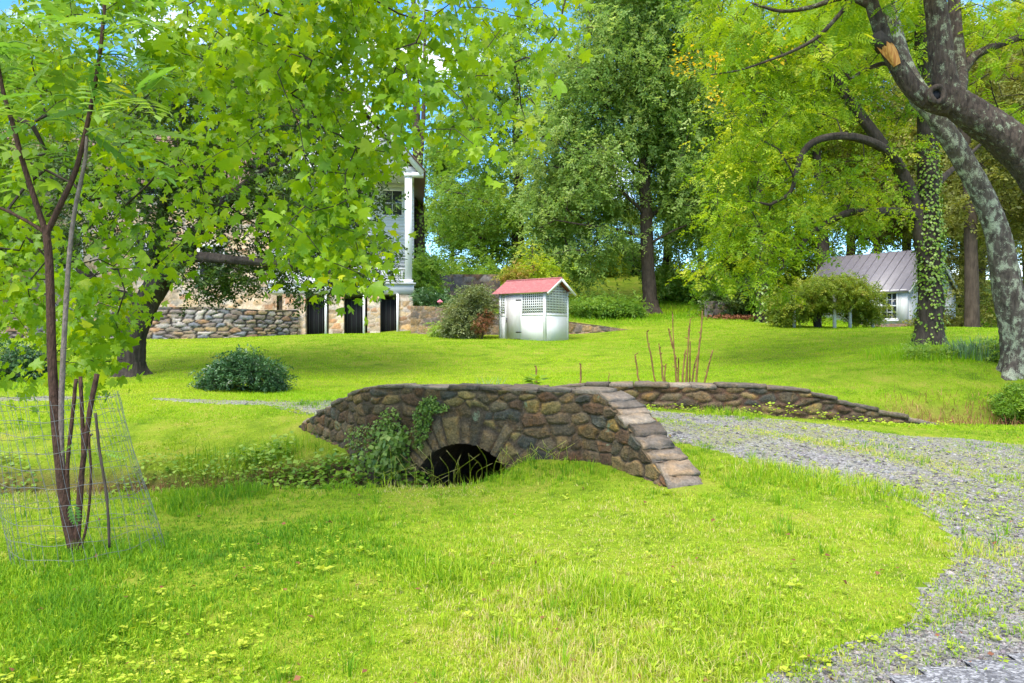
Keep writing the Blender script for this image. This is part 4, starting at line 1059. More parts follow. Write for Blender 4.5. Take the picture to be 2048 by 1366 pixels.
for s_ in (0, 1):
    for u in np.linspace(-.19, LC + .19, 13):
        f = (lambda v: v) if not s_ else (lambda v: WC - v); g.bar(cp(u, f(-.22), ze_ - sl * .22 + .095), cp(u, f(WC / 2), zr_ + .095), .03, .055)
g.build('roof_seam', M_SEAM, rf)
g = Geo(); g.box((-.02, -.17, ze_ - .16), (LC, -.12, ze_ - .02), MC)
for s_ in (0, 1):
    f = (lambda v: v) if not s_ else (lambda v: WC - v); g.bar(cp(-.19, f(-.22), ze_ - sl * .22 - .02), cp(-.19, f(WC / 2), zr_ - .02), .03, .16)
g.build('trim_board', M_WHITE, cot)
g = Geo(); g.box((W0 - .08, -.03, wz0 - .08), (W1 + .08, -.002, wz0), MC); g.box((W0 - .08, -.03, wz1), (W1 + .08, -.002, wz1 + .08), MC); g.box((W0 - .08, -.03, wz0), (W0, -.002, wz1), MC); g.box((W1, -.03, wz0), (W1 + .08, -.002, wz1), MC)
for k in (1, 2): q = W0 + (W1 - W0) * k / 3; g.box((q - .014, .03, wz0), (q + .014, .058, wz1), MC)
for k in (1, 3): q = wz0 + (wz1 - wz0) * k / 4; g.box((W0, .034, q - .014), (W1, .054, q + .014), MC)
g.box((W0, .026, (wz0 + wz1) / 2 - .03), (W1, .062, (wz0 + wz1) / 2 + .03), MC)
wd_ = g.build('window', M_WHITE, cot); g = Geo(); g.box((W0 - .02, .064, wz0 - .02), (W1 + .02, .075, wz1 + .02), MC); g.build('pane', M_GLASS, wd_)
g = Geo(); g.box((W0 - .14, -.09, wz0 - .15), (W1 + .14, -.031, wz0 - .081), MC); g.build('sill', M_WHITE, wd_)
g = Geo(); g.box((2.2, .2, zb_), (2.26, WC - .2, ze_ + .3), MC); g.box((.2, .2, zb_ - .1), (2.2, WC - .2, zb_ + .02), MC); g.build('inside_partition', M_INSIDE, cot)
# ================================================================== vegetation
BARK_DARK = bark_mat('dark_furrowed_bark', (.018, .014, .012), (.085, .068, .055), 12, .22)
BARK_BROWN = bark_mat('brown_bark', (.03, .021, .016), (.105, .078, .058), 14, .2)
BARK_LICHEN = bark_mat('lichen_bark', (.022, .017, .014), (.14, .115, .095), 18, .25, (.38, .41, .29), .49, 7.0)
BARK_LIMB = bark_mat('wet_limb_bark', (.010, .007, .006), (.10, .075, .058), 20, .25, (.26, .29, .19), .56, 8, .9)
BARK_RED = bark_mat('reddish_sapling_bark', (.028, .016, .012), (.115, .062, .044), 60, .3)
BARK_GREY = bark_mat('grey_stem_bark', (.13, .10, .09), (.25, .20, .175), 45, .4)
M_CANE = bark_mat('dry_cane', (.07, .035, .015), (.36, .21, .08), 30, .15)
M_TORN, _nt = new_mat('torn_wood'); finish(_nt, ramp(_nt, noise(_nt, 9, 5, coords(_nt, (3, 3, .3))), [(.3, (.30, .10, .02)), (.7, (.62, .33, .09))]), .8)
M_SYC = leaf_mat('sycamore_leaves', [(0, (.10, .22, .014)), (.35, (.20, .36, .014)), (.75, (.32, .46, .016)), (1, (.52, .54, .03))], .55, .42, .35, (1.35, 1.2, .3), .6)
M_DARKLF = leaf_mat('dark_small_leaves', [(0, (.025, .06, .010)), (.5, (.055, .115, .018)), (1, (.14, .20, .05))], .3, .4, .45)
M_GREYLF = leaf_mat('grey_green_leaves', [(0, (.14, .26, .05)), (.5, (.29, .43, .10)), (1, (.50, .60, .21))], .55, .5, .3, (1.15, 1.1, .7))
M_MAPLE = leaf_mat('mid_green_leaves', [(0, (.11, .24, .035)), (.5, (.22, .39, .055)), (1, (.38, .52, .11))], .5, .45, .3)
M_WALNUT = leaf_mat('bright_compound_leaves', [(0, (.10, .21, .015)), (.45, (.23, .37, .016)), (.8, (.37, .47, .02)), (1, (.54, .56, .06))], .45, .5, .25, (1.2, 1.15, .35))
M_WOOD = leaf_mat('woodland_leaves', [(0, (.11, .19, .015)), (.5, (.24, .34, .02)), (1, (.42, .47, .05))], .42, .5, .25, (1.2, 1.15, .4))
M_OLIVE = leaf_mat('olive_leaves', [(0, (.10, .12, .025)), (.5, (.2, .22, .045)), (1, (.36, .35, .09))], .35, .5, .25)
M_PEONY = leaf_mat('peony_leaves', [(0, (.025, .075, .03)), (.5, (.05, .13, .045)), (1, (.12, .22, .07))], .2, .35, .5, (1.1, 1.1, .6), 1.5)
M_SUMAC = leaf_mat('pinnate_young_leaves', [(0, (.10, .22, .05)), (.5, (.18, .34, .06)), (1, (.33, .44, .10))], .45, .4, .35, (1.1, 1.15, .5), 2)
M_VINE = leaf_mat('vine_leaves', [(0, (.09, .16, .012)), (.5, (.20, .28, .022)), (.88, (.36, .38, .045)), (1, (.42, .28, .08))], .38, .45, .3)
M_IVY = leaf_mat('ivy_leaves', [(0, (.09, .19, .012)), (.5, (.2, .32, .02)), (.92, (.25, .34, .03)), (1, (.5, .3, .05))], .25, .38, .4)
M_CREEP = leaf_mat('creeper_leaves', [(0, (.07, .14, .02)), (.5, (.15, .25, .03)), (1, (.33, .42, .10))], .3, .4, .4, (1.1, 1.1, .5), 3)
M_BANK = leaf_mat('bank_plants', [(0, (.08, .19, .015)), (.5, (.19, .34, .022)), (1, (.40, .52, .07))], .3, .4, .35)
M_STRAW = leaf_mat('dead_stems', [(0, (.15, .06, .035)), (.5, (.28, .125, .065)), (1, (.46, .27, .14))], .15, .8, .1)
M_BLUEGR = leaf_mat('blue_green_blades', [(0, (.08, .17, .08)), (.5, (.15, .25, .12)), (1, (.28, .36, .2))], .25, .45, .3)
M_SAGE = leaf_mat('sage_leaves', [(0, (.11, .15, .05)), (.5, (.20, .25, .10)), (1, (.36, .38, .2))], .3, .55, .2)
M_FLOWER, _nt = new_mat('white_petals'); finish(_nt, (.8, .76, .7), .6)
M_PINK, _nt = new_mat('pink_petals'); finish(_nt, (.72, .22, .30), .6)
M_ORANGE = leaf_mat('yellow_orange_leaves', [(0, (.55, .48, .02)), (1, (.75, .46, .03))], .4, .5)
SPRIG = [sprig(9, .30, .085, .35, s) for s in range(3)]

def px_targets(clumps, Y, dY, n, rng=RNG, power=.42):
    """twig ends filling a set of rounded clumps"""
    c = np.array([[*P(a, b, Y + (e[0] if e else 0)), r * Y / F] for a, b, r, *e in clumps])
    w = c[:, 3] ** 2.2; k = rng.choice(len(c), n, p=w / w.sum())
    u = unit(n, rng) * (rng.random(n) ** power)[:, None]
    T = c[k, :3] + u * np.stack([c[k, 3], np.full(n, dY) * np.clip(c[k, 3] / c[:, 3].mean(), .5, 1.6), c[k, 3]], 1)
    return T, c[k, :3]
def foliage(geo, T, C, tmpl, per, spread, size, out=.5, droop=.35, flat=.7, rng=RNG, clump_var=.16, rbase=.5, rvar=.14):
    n = len(T) * per
    pos = np.repeat(T, per, 0) + rng.normal(0, 1, (n, 3)) * np.array([spread, spread, spread * flat])
    o = np.repeat(T - C, per, 0); o /= np.linalg.norm(o, axis=1, keepdims=True) + 1e-6
    d = o * out + unit(n, rng); d[:, 2] = d[:, 2] * .5 - droop
    nr = np.array([0, 0, 1.0]) + rng.normal(0, .5, (n, 3))
    rn = np.clip(np.repeat(rbase + rng.normal(0, clump_var, len(T)), per) + rng.normal(0, rvar, n), 0, 1)
    ts = tmpl if isinstance(tmpl, list) else [tmpl]
    idx = rng.integers(0, len(ts), n)
    for i, t in enumerate(ts):
        m = idx == i; scatter(geo, t, pos[m], d[m], nr[m], size * rng.uniform(.65, 1.3, m.sum()), rn[m], rng)
    return geo
def flare(base, r, n=9, h=.55, seed=0):
    """root flare as a lobed skirt"""
    g = Geo(); rg = np.random.default_rng(seed); sides = 28; a = np.arange(sides) / sides * 6.2832; ph = rg.uniform(0, 6.28); V = []
    lv = np.linspace(0, 1, 7)
    for t in lv:
        k = (1 - t) ** 2; rr = r * (1.0 + k * (.55 + .35 * np.sin(a * 5 + ph) + .2 * np.sin(a * 3 + 2 * ph)) + .03 * np.sin(a * 9) * (1 - t))
        V.append(np.stack([base[0] + rr * np.cos(a), base[1] + rr * np.sin(a), np.full(sides, base[2] - .15 + t * h)], 1))
    V = np.concatenate(V); i = np.arange(6)[:, None] * sides; j = np.arange(sides)[None]; j2 = (j + 1) % sides
    g.add(V, np.stack([i + j, i + j2, i + sides + j2, i + sides + j], -1).reshape(-1, 4)); return g
def ground_pt(px, py, Y):
    p = P(px, py, Y); p[2] = float(z_top(p[0], p[1])); return p

# ---- 1 the sycamore whose branches hang into the picture from the left
base = np.array([-8.6, 8.3, float(z_top(-8.6, 8.3))]); syc = thing('sycamore_tree', 'sycamore with large lobed yellow green leaves hanging in front of the house', 'tree', base)
sk = Skeleton(); e = sk.limb([base - [0, 0, .2], base + [.1, 0, 2], base + [.5, -.1, 4.6]], .30, .2)
a = sk.limb([base + [.5, -.1, 4.6], (-6.0, 8.0, 6.3), (-3.2, 7.6, 6.7), (-.7, 7.4, 6.2), (.6, 7.4, 5.2)], .17, .03, e)
sk.limb([(-6.0, 8.0, 6.3), (-4.5, 6.6, 6.2), (-2.6, 6.1, 5.4), (-1.2, 5.9, 4.9)], .09, .025, sk.near(np.array([-6.0, 8.0, 6.3])))
sk.limb([base + [.2, 0, 2.6], (-6.8, 7.8, 4.0), (-5.4, 7.3, 3.9), (-4.2, 7.0, 3.5)], .10, .025, sk.near(base + [.2, 0, 2.6]))
ymx = np.array([[-250, 760], [0, 800], [60, 800], [120, 750], [190, 735], [240, 700], [262, 620], [300, 590], [380, 540], [470, 520], [550, 560], [610, 625], [660, 600], [740, 600], [800, 520], [825, 400], [870, 330], [920, 310], [985, 330], [1030, 340], [1065, 330], [1085, 250], [1112, 90], [1170, 60]])
def syc_targets(n, rng=RNG):
    out = []
    while len(out) < n:
        x = rng.uniform(-260, 1150); ym = np.interp(x, ymx[:, 0], ymx[:, 1]); y = rng.uniform(-160, 800)
        if y > ym - 20: continue
        keep = (1.0 if y > 130 else 1.0) if x < 800 else .72
        if 820 < x < 885 and y > 90: keep = .35
        if 765 < x < 835 and y > 290: keep = .12
        if y > 180 and x < 800: keep = .62
        if x > 880 and y > 200: keep = .62
        if y > 560 and x < 260: keep = .8
        if (235 < x < 330 and 50 < y < 140) or (540 < x < 640 and 70 < y < 150): keep = .3
        if rng.random() < keep: out.append(P(x, y, rng.uniform(6.9, 9.2) if x < 330 else rng.uniform(5.9, 9.0)))
    return np.array(out)
T = np.vstack([syc_targets(640), [P(RNG.uniform(440, 820), RNG.uniform(-60, 200), RNG.uniform(5.8, 8.9)) for _ in range(110)], [P(RNG.uniform(130, 245), RNG.uniform(560, 735), RNG.uniform(6.5, 8)) for _ in range(22)], [P(RNG.uniform(610, 745), RNG.uniform(250, 540), RNG.uniform(6.2, 8.8)) for _ in range(26)]]); sk.grow(T, .22, .035, .10, up=.4)
g = Geo(); sk.mesh(g, tip=.0032, expo=2.5, sides=6); g.build('trunk', BARK_DARK, syc, True)
g = Geo(); per = 21; n = len(T) * per
pos = np.repeat(T, per, 0) + RNG.normal(0, .11, (n, 3)) * [1, 1, 1.15]
d = unit(n); d[:, 2] = d[:, 2] * .5 - .75
nr = unit(n) * .8 + np.array([-.1, -.55, .55]); rn = np.clip(np.repeat(.44 + RNG.normal(0, .13, len(T)), per) + RNG.normal(0, .14, n), 0, 1)
ti = RNG.integers(0, 4, n); sz_ = RNG.gamma(8, .0108, n)
for i_, tm_ in enumerate((lobed_leaf(), lobed_leaf(.28, .1), lobed_leaf(.1, .42), lobed_leaf(-.12, .22, .5))):
    m_ = ti == i_; scatter(g, tm_, pos[m_], d[m_], nr[m_], sz_[m_], rn[m_])
g.build('crown', M_SYC, syc, True)

# ---- 2 old dark tree with a leaning forked trunk
base = P(262, 748, 21); base[2] = float(z_top(base[0], base[1])); Y = 21
old = thing('old_tree', 'old tree with thick leaning forked trunk and small dark leaves on the lawn', 'tree', base)
sk = Skeleton(); q = lambda *l: np.array([P(a, b, Y + (c[0] if c else 0)) for a, b, *c in l])
e = sk.limb(np.vstack([[base - [0, 0, .25]], q((263, 700), (268, 665), (284, 628), (300, 592))]), .37, .31, power=.5)
sk.limb(q((300, 592), (325, 555), (362, 508), (410, 450, -.5), (480, 380, -1), (560, 320, -1)), .33, .08, e)
sk.limb(q((290, 612), (250, 600), (215, 585), (178, 555, .5), (130, 490, 1), (90, 420, 1)), .27, .06, sk.near(P(284, 628, Y)))
sk.limb(q((305, 585), (312, 520, .6), (325, 430, 1.2), (345, 330, 1.5), (370, 230, 1.5)), .24, .05, e)
sk.limb(q((345, 530), (392, 515, -1), (470, 520, -1.5), (560, 530, -1.5), (660, 545, -1), (715, 560, -.5)), .16, .03, sk.near(P(345, 530, Y)))
sk.limb(q((410, 450, -.5), (520, 430, .5), (630, 410, 1), (700, 420, 1)), .10, .03, sk.near(P(410, 450, Y - .5)))
cl = [(300, 230, 95), (420, 190, 90), (540, 190, 90), (640, 230, 85), (690, 310, 65), (715, 400, 52), (725, 480, 45), (715, 550, 42), (650, 480, 70), (670, 585, 36), (590, 400, 85), (590, 560, 55), (500, 310, 85), (480, 450, 80), (500, 560, 55), (420, 540, 50), (390, 350, 90), (280, 350, 85), (200, 300, 70), (200, 420, 70), (140, 470, 60), (330, 470, 60), (430, 585, 35), (735, 590, 18), (712, 340, 40), (120, 330, 60)]
T, C = px_targets(cl, Y, 2.0, 760); sk.grow(T, .5, .07, .1)
g = Geo(); sk.mesh(g, tip=.009, expo=2.4, sides=6, wob=.04, ridge=.07); tr = g.build('trunk', BARK_DARK, old, True)
flare(base, .37, h=.5, seed=3).build('root_flare', BARK_DARK, tr, True)
g = Geo(); foliage(g, T, C, SPRIG, 10, .30, .36, .6, .2, .35); g.build('crown', M_DARKLF, old)

# ---- 3 caged sapling with its cut stems
SY = 6.0; base = P(148, 1110, SY); base[2] = float(z_top(base[0], base[1]))
sap = thing('sapling', 'young tree with dark red forked stem and pinnate leaves inside the wire cage', 'sapling', base)
sq = lambda *l: np.array([P(a, b, SY + (c[0] if c else 0)) for a, b, *c in l])
sk = Skeleton(); e = sk.limb(np.vstack([[base - [0, 0, .1]], sq((146, 1095), (132, 1030), (121, 940), (112, 850), (104, 720), (101, 600), (98, 520), (93, 468))]), .042, .027, n=60)
sk.limb(sq((93, 468), (118, 415), (150, 345), (172, 260), (188, 180), (203, 80), (214, -60)), .023, .012, e, n=50)
sk.limb(sq((93, 468), (70, 400), (46, 325), (26, 250), (8, 190), (-4, 130), (-30, 0)), .023, .012, e, n=50)
sk.limb(sq((93, 468), (70, 452), (40, 435), (0, 416), (-50, 400)), .015, .009, e, n=30)
g = Geo(); sk.mesh(g, sides=10, wob=.05); g.build('trunk', BARK_RED, sap, True)
g = Geo(); pts = smooth_poly(sq((152, 1105), (138, 1040), (126, 960), (122, 850), (127, 700), (138, 520), (150, 420), (170, 320), (174, 240)), 60); g.tube(pts, np.linspace(.027, .012, len(pts)), 9, wob=.04); g.build('stem', BARK_GREY, sap, True)
stubs = [((148, 1105), (137, 1000), (135, 930), (143, 850), (152, 758)), ((158, 1100), (158, 1060), (165, 950), (166, 880), (161, 753)), ((153, 1105), (154, 1066), (160, 980), (168, 910), (180, 820), (194, 748)), ((160, 1104), (175, 1040), (182, 950), (178, 880), (184, 868))]
for st, r in zip(stubs, (.014, .014, .019, .009)):
    g = Geo(); pts = smooth_poly(sq(*st), 30); g.tube(pts, np.linspace(r * 1.15, r, len(pts)), 8, wob=.05); g.build('cut_stem', BARK_RED, sap, True)
g = Geo(); PN = pinnate(6, .06, .26, .38)
tips = [(30, 30, .5), (90, 40, .5), (60, 150, -.5), (120, 120, -.3), (150, 60, .4), (190, 110, .5), (230, 50, .5), (250, 110, .4), (290, 90, .5), (90, 240, -.5), (150, 250, .2), (210, 220, .5), (250, 180, .6), (300, 140, .5), (60, 90, -.6), (130, 10, -.3), (200, 20, .5), (250, 10, .6), (110, 190, -.5), (40, 210, -.6), (180, 170, .4), (20, 120, -.5), (280, 200, .5), (100, 300, -.4), (230, 270, .5), (160, 885, .2), (190, 870, .5), (205, 905, .6), (140, 1000, .1)]
tw = Geo()
for (px, py, sx) in tips:
    p = P(px, py, SY + RNG.uniform(-.35, .35)); nfr = 3 if py < 400 else 1
    for k in range(nfr):
        dd = np.array([[sx * RNG.uniform(.3, 1.5) + RNG.normal(0, .5), RNG.normal(-.1, .6), RNG.uniform(-.35, .35)]])
        scatter(g, PN, p[None], dd, np.array([[RNG.normal(0, .3), RNG.normal(-.3, .3), 1.0]]), (.44 if py < 400 else .16) * RNG.uniform(.75, 1.15), RNG.uniform(.25, .85))
    if py < 400:
        A = np.array(sk.p); m = A[np.argmin(np.linalg.norm(A - p, axis=1))]; tw.tube(smooth_poly([m, (m + p) / 2 + [0, 0, .05], p], 8), np.linspace(.007, .004, 9), 5)
g.build('crown', M_SUMAC, sap); tw.build('twig', M_SUMAC, sap)
# the cage
cb = P(178, 1108, 6.05); cb[2] = float(z_top(cb[0], cb[1])); ct = np.array([P(106, 0, 6.05)[0], 6.05, cb[2] + 1.17])
cage = thing('wire_cage', 'leaning galvanised wire mesh cage around the sapling', 'plant cage', cb)
M_WIRE, _nt = new_mat('galvanised_wire'); finish(_nt, (.17, .175, .18), .5, None, .5, .5)
g = Geo(); nv = 40; hs_ = [0, .09, .18, .29, .40, .51, .62, .72, .82, .91, 1.0]
def cring(t, a): 
    r = .515 * (1 - t) + .45 * t + .012 * np.sin(3 * a + 5 * t) ; c = cb * (1 - t) + ct * t; return np.stack([c[0] + r * np.cos(a), c[1] + r * np.sin(a) * np.ones_like(a), np.full_like(a, c[2]) + .02 * np.sin(2 * a + 1) + .008 * np.sin(9 * a + 31 * t)], -1)
for t in hs_:
    a = np.linspace(0, 2 * np.pi, 49); g.tube(cring(t, a), .0017, 4, caps=False)
g.build('ring_wire', M_WIRE, cage)
g = Geo()
for k in range(nv):
    a0 = k / nv * 2 * np.pi; tt = np.linspace(-.05, 1.03, 12); g.tube(np.array([cring(t, np.array([a0 + .03 * math.sin(6 * t + k)]))[0] for t in tt]), .0015, 4, caps=False)
g.build('upright_wire', M_WIRE, cage)
g = Geo(); pts = smooth_poly(np.array([P(191, 826, 5.8), P(200, 905, 5.75), P(214, 1000, 5.7), P(219, 1095, 5.7)]), 24); g.tube(pts, .010, 7, wob=.1); o = g.build('stake', BARK_DARK, None, True); tag(o, 'thin dark crooked stake standing inside the cage on its right', 'stake')

# ---- 4 big grey-green tree in the middle
base = ground_pt(1300, 625, 42); Y = 42
big = thing('shade_tree', 'big grey green shade tree with straight brown trunk beyond the shed', 'tree', base)
q = lambda *l: np.array([P(a, b, Y + (c[0] if c else 0)) for a, b, *c in l])
sk = Skeleton(); e = sk.limb(np.vstack([[base - [0, 0, .3]], q((1299, 590), (1295, 520), (1293, 440), (1290, 370))]), .44, .31, power=.6)
m_ = sk.limb(q((1290, 370), (1285, 270), (1278, 160), (1270, 50), (1262, -60)), .29, .08, e)
sk.limb(q((1290, 380), (1250, 300), (1215, 220, -1), (1190, 130, -1)), .15, .05, e); sk.limb(q((1291, 360), (1330, 270, 1), (1370, 190, 1), (1400, 90, 1)), .16, .05, e)
sk.limb(q((1293, 430), (1240, 380, -1), (1180, 330, -2), (1120, 290, -2)), .11, .04, sk.near(P(1293, 440, Y))); sk.limb(q((1293, 440), (1350, 390, 1), (1400, 330, 1), (1440, 300, 1)), .11, .04, sk.near(P(1293, 440, Y)))
sk.limb(q((1294, 480), (1240, 460, -1), (1170, 450, -2), (1110, 440, -2)), .09, .03, sk.near(P(1295, 500, Y))); sk.limb(q((1294, 490), (1350, 460, -1), (1400, 440, -1)), .08, .03, sk.near(P(1295, 500, Y)))
cl = [(1285, 40, 120), (1205, 130, 105), (1370, 130, 100), (1150, 215, 85), (1240, 150, 80), (1400, 240, 95), (1320, 210, 80), (1115, 310, 70), (1190, 300, 55), (1340, 310, 75), (1420, 340, 70), (1110, 400, 62), (1180, 390, 65), (1130, 480, 62), (1200, 480, 55), (1160, 535, 42), (1375, 420, 60), (1420, 450, 45), (1235, 420, 44, 2), (1230, -40, 110), (1340, -60, 110), (1340, 460, 40, 3), (1250, 520, 24, 2), (1392, 520, 38, 2), (1350, 545, 30, 3), (1080, 460, 40), (1085, 380, 45), (1260, 270, 60), (1300, 380, 45, 3), (1210, 250, 55), (1290, 180, 70), (1205, 345, 62, -1), (1222, 400, 50, 1), (1155, 375, 58), (1345, 400, 45, 2), (1420, 420, 50), (1430, 180, 60), (1085, 310, 52), (1072, 420, 50), (1105, 520, 45), (1140, 140, 62), (1425, 60, 80), (1100, 220, 55)]
T, C = px_targets(cl, Y, 3.2, 1800); sk.grow(T, 1.0, .14, .06)
g = Geo(); sk.mesh(g, tip=.016, expo=2.35, sides=6, wob=.04); tr = g.build('trunk', BARK_BROWN, big, True); flare(base, .44, h=.8, seed=5).build('root_flare', BARK_BROWN, tr, True)
g = Geo(); foliage(g, T, C, SPRIG, 16, .42, .52, .5, .45, .8); g.build('crown', M_GREYLF, big)

# ---- 5 green maple behind the shed
base = ground_pt(1036, 590, 52); Y = 52
mp_ = thing('maple_tree', 'mid green layered maple between the house and the big grey green tree', 'tree', base)
q = lambda *l: np.array([P(a, b, Y + (c[0] if c else 0)) for a, b, *c in l])
sk = Skeleton(); e = sk.limb(np.vstack([[base - [0, 0, .3]], q((1036, 480), (1038, 380), (1034, 280), (1030, 160), (1025, 60))]), .5, .12)
for l in (((1036, 440), (990, 410), (930, 390), (890, 380)), ((1036, 500), (980, 480), (920, 470)), ((1035, 330), (980, 270), (930, 220)), ((1032, 240), (980, 170), (950, 120)), ((1036, 420), (1070, 370), (1090, 330))): sk.limb(q(*l), .16, .04, sk.near(P(*l[0], Y)))
cl = [(1000, 110, 75), (950, 190, 70), (1030, 200, 70), (900, 250, 50), (985, 290, 75), (1060, 300, 55), (900, 400, 52), (950, 440, 60), (1010, 410, 62), (880, 470, 40), (940, 520, 60), (1020, 500, 62), (1075, 420, 50), (1080, 520, 50), (870, 360, 28), (990, 560, 40), (890, 540, 40), (1060, 90, 60)]
T, C = px_targets(cl, Y, 3.5, 430); sk.grow(T, 1.1, .15, .05)
g = Geo(); sk.mesh(g, tip=.018, expo=2.35, sides=6); g.build('trunk', BARK_DARK, mp_, True)
g = Geo(); foliage(g, T, C, SPRIG, 18, .55, .62, .6, .2, .45); g.build('crown', M_MAPLE, mp_)

# ---- 6 tall bare conifer behind the house corner
base = ground_pt(838, 600, 45); Y = 45
sn = thing('bare_pine', 'tall bare dead pine trunk with twiggy branches beside the house corner', 'tree', base)
q = lambda *l: np.array([P(a, b, Y + (c[0] if c else 0)) for a, b, *c in l])
sk = Skeleton(); e = sk.limb(np.vstack([[base - [0, 0, .3]], q((839, 500), (836, 380), (833, 260), (832, 150), (828, 40), (826, -60))]), .36, .10)
sk.limb(q((836, 380), (846, 250), (849, 120), (850, 20)), .16, .06, sk.near(P(836, 380, Y)))
rg = np.random.default_rng(4); T = np.array([P(837 + rg.choice([-1, 1]) * rg.uniform(14, 60), yy + rg.uniform(-25, 10), Y + rg.normal(0, .8)) for yy in np.linspace(20, 560, 46)]); sk.grow(T, .5, .1, -.04)
g = Geo(); sk.mesh(g, tip=.012, sides=6, maxr=.05); g.build('trunk', BARK_BROWN, sn, True)
g = Geo(); k = 900; yy = RNG.uniform(300, 600, k); a = RNG.random(k) * 6.28; pp = np.array([P(838, y_, Y) for y_ in yy]) + np.stack([np.cos(a), np.sin(a), 0 * a], 1) * RNG.uniform(.3, .5, k)[:, None]
scatter(g, quad_leaf(.45), pp, np.stack([np.cos(a) * .4, np.sin(a) * .4, -np.ones(k)], 1), np.stack([np.cos(a), np.sin(a), .3 + 0 * a], 1), .16, RNG.uniform(0, .8, k)); g.build('vine_leaves', M_IVY, sn)

# ---- 7 ivy-clad walnut at the right
base = ground_pt(1858, 692, 22); Y = 22
wal = thing('ivy_clad_tree', 'tall walnut with ivy up its dark trunk and bright drooping leaves', 'tree', base)
q = lambda *l: np.array([P(a, b, Y + (c[0] if c else 0)) for a, b, *c in l])
sk = Skeleton(); e = sk.limb(np.vstack([[base - [0, 0, .3]], q((1860, 640), (1862, 560), (1858, 450), (1857, 340), (1853, 240), (1848, 120), (1843, 0), (1838, -120))]), .33, .17)
s2 = sk.limb(q((1852, 520), (1838, 450), (1824, 395), (1800, 340), (1765, 290), (1720, 230), (1665, 150), (1620, 85), (1580, 10), (1560, -60)), .23, .07, sk.near(P(1858, 520, Y)))
sk.limb(q((1806, 348), (1775, 305, -.6), (1735, 282, -1), (1685, 272, -1.4), (1635, 280, -1.6), (1606, 305, -1.7), (1592, 345, -1.8), (1580, 385, -1.8), (1540, 410, -1.8)), .13, .035, sk.near(P(1800, 340, Y)))
sk.limb(q((1834, 432), (1790, 424, -.8), (1740, 424, -1.2), (1700, 425, -1.6), (1660, 442, -1.8), (1620, 470, -2), (1585, 510, -2), (1552, 548, -2)), .13, .03, sk.near(P(1838, 450, Y)))
sk.limb(q((1862, 385), (1890, 352, .5), (1925, 322, .8), (1960, 290, 1)), .10, .04, sk.near(P(1858, 400, Y)))
cl = [(1500, 270, 78, -1), (1448, 335, 45, -1), (1520, 370, 78, -1.5), (1450, 450, 62, -1), (1425, 535, 42, -1), (1500, 510, 68, -1.5), (1570, 470, 58, -2), (1600, 410, 58, -1.5), (1660, 350, 58), (1700, 395, 58, -1), (1740, 440, 46, -1), (1610, 480, 42, -1.5), (1765, 375, 45), (1800, 300, 45), (1560, 200, 68), (1640, 210, 66), (1720, 140, 68), (1560, 100, 78), (1650, 50, 78), (1480, 60, 76), (1750, 40, 62), (1600, -40, 90), (1470, 165, 60), (1800, 200, 52), (1405, 570, 26, -1), (1545, 580, 28, -2), (1735, 475, 24, -1), (1800, 430, 26, -.5), (1800, 90, 60), (1830, 20, 60), (1900, 60, 50, 1), (1420, 20, 60), (1590, 545, 30, -2)]
T, C = px_targets(cl, Y, 1.7, 640); sk.grow(T, .55, .08, .08)
g = Geo(); sk.mesh(g, tip=.009, expo=2.45, sides=7, wob=.04, ridge=.07); tr = g.build('trunk', BARK_DARK, wal, True); flare(base, .35, h=.8, seed=8).build('root_flare', BARK_DARK, tr, True)
g = Geo(); foliage(g, T, C, [pinnate(4, .08, .30, .35), SPRIG[0], SPRIG[1], pinnate(3, .09, .34, .5)], 16, .25, .25, .7, .3, .5, clump_var=.22); g.build('crown', M_WALNUT, wal)
g = Geo(); k = 3600; yy = 250 + 450 * RNG.random(k) ** .8; keep = RNG.random(k) < np.interp(yy, [250, 330, 400, 560, 600, 700], [.1, .6, 1, 1, .45, .12]); yy = yy[keep]; k = len(yy)
a = RNG.random(k) * 6.28; cxp = np.interp(yy, [240, 340, 450, 560, 640, 700], [1853, 1857, 1858, 1862, 1860, 1858]); rr = np.interp(yy, [240, 450, 700], [.24, .29, .36]) + np.abs(RNG.normal(0, .06, k))
pp = np.stack([(cxp - 1024) * Y / F + rr * np.cos(a), Y + rr * np.sin(a), CAM_Z - (yy - 683) * Y / F], 1)
scatter(g, quad_leaf(.48, .05), pp, np.stack([np.cos(a) * .5 + RNG.normal(0, .3, k), np.sin(a) * .5, -np.ones(k)], 1), np.stack([np.cos(a), np.sin(a), .35 + 0 * a], 1) + RNG.normal(0, .25, (k, 3)), RNG.uniform(.05, .095, k), RNG.random(k) ** 1.4 * .85); g.build('ivy', M_IVY, wal)

# ---- 8 lichen-spotted leaning tree
base = ground_pt(2036, 742, 17); Y = 17
lt = thing('leaning_tree', 'leaning tree with pale lichen patches on its trunk at the right edge', 'tree', base)
q = lambda *l: np.array([P(a, b, Y + (c[0] if c else 0)) for a, b, *c in l])
sk = Skeleton(); e = sk.limb(np.vstack([[base - [0, 0, .3]], q((2036, 700), (2028, 640), (2012, 560), (1995, 470), (1966, 390), (1925, 315), (1882, 250), (1850, 210))]), .32, .17, n=60)
m_ = sk.limb(q((1850, 210), (1812, 140, .5), (1790, 70, .8), (1770, -20, 1), (1750, -120, 1)), .22, .10, e)
T, C = px_targets([(1700, -60, 90), (1800, -80, 90), (1660, 30, 60)], Y, 1.6, 60); sk.grow(T, .6, .08, .08)
g = Geo(); sk.mesh(g, tip=.009, sides=8, wob=.03, ridge=.05); tr = g.build('trunk', BARK_LICHEN, lt, True); flare(base, .32, h=.6, seed=12).build('root_flare', BARK_LICHEN, tr, True)
g = Geo(); foliage(g, T, C, pinnate(5, .07, .27, .35), 9, .25, .38, .7, .25, .5); g.build('crown', M_WALNUT, lt)

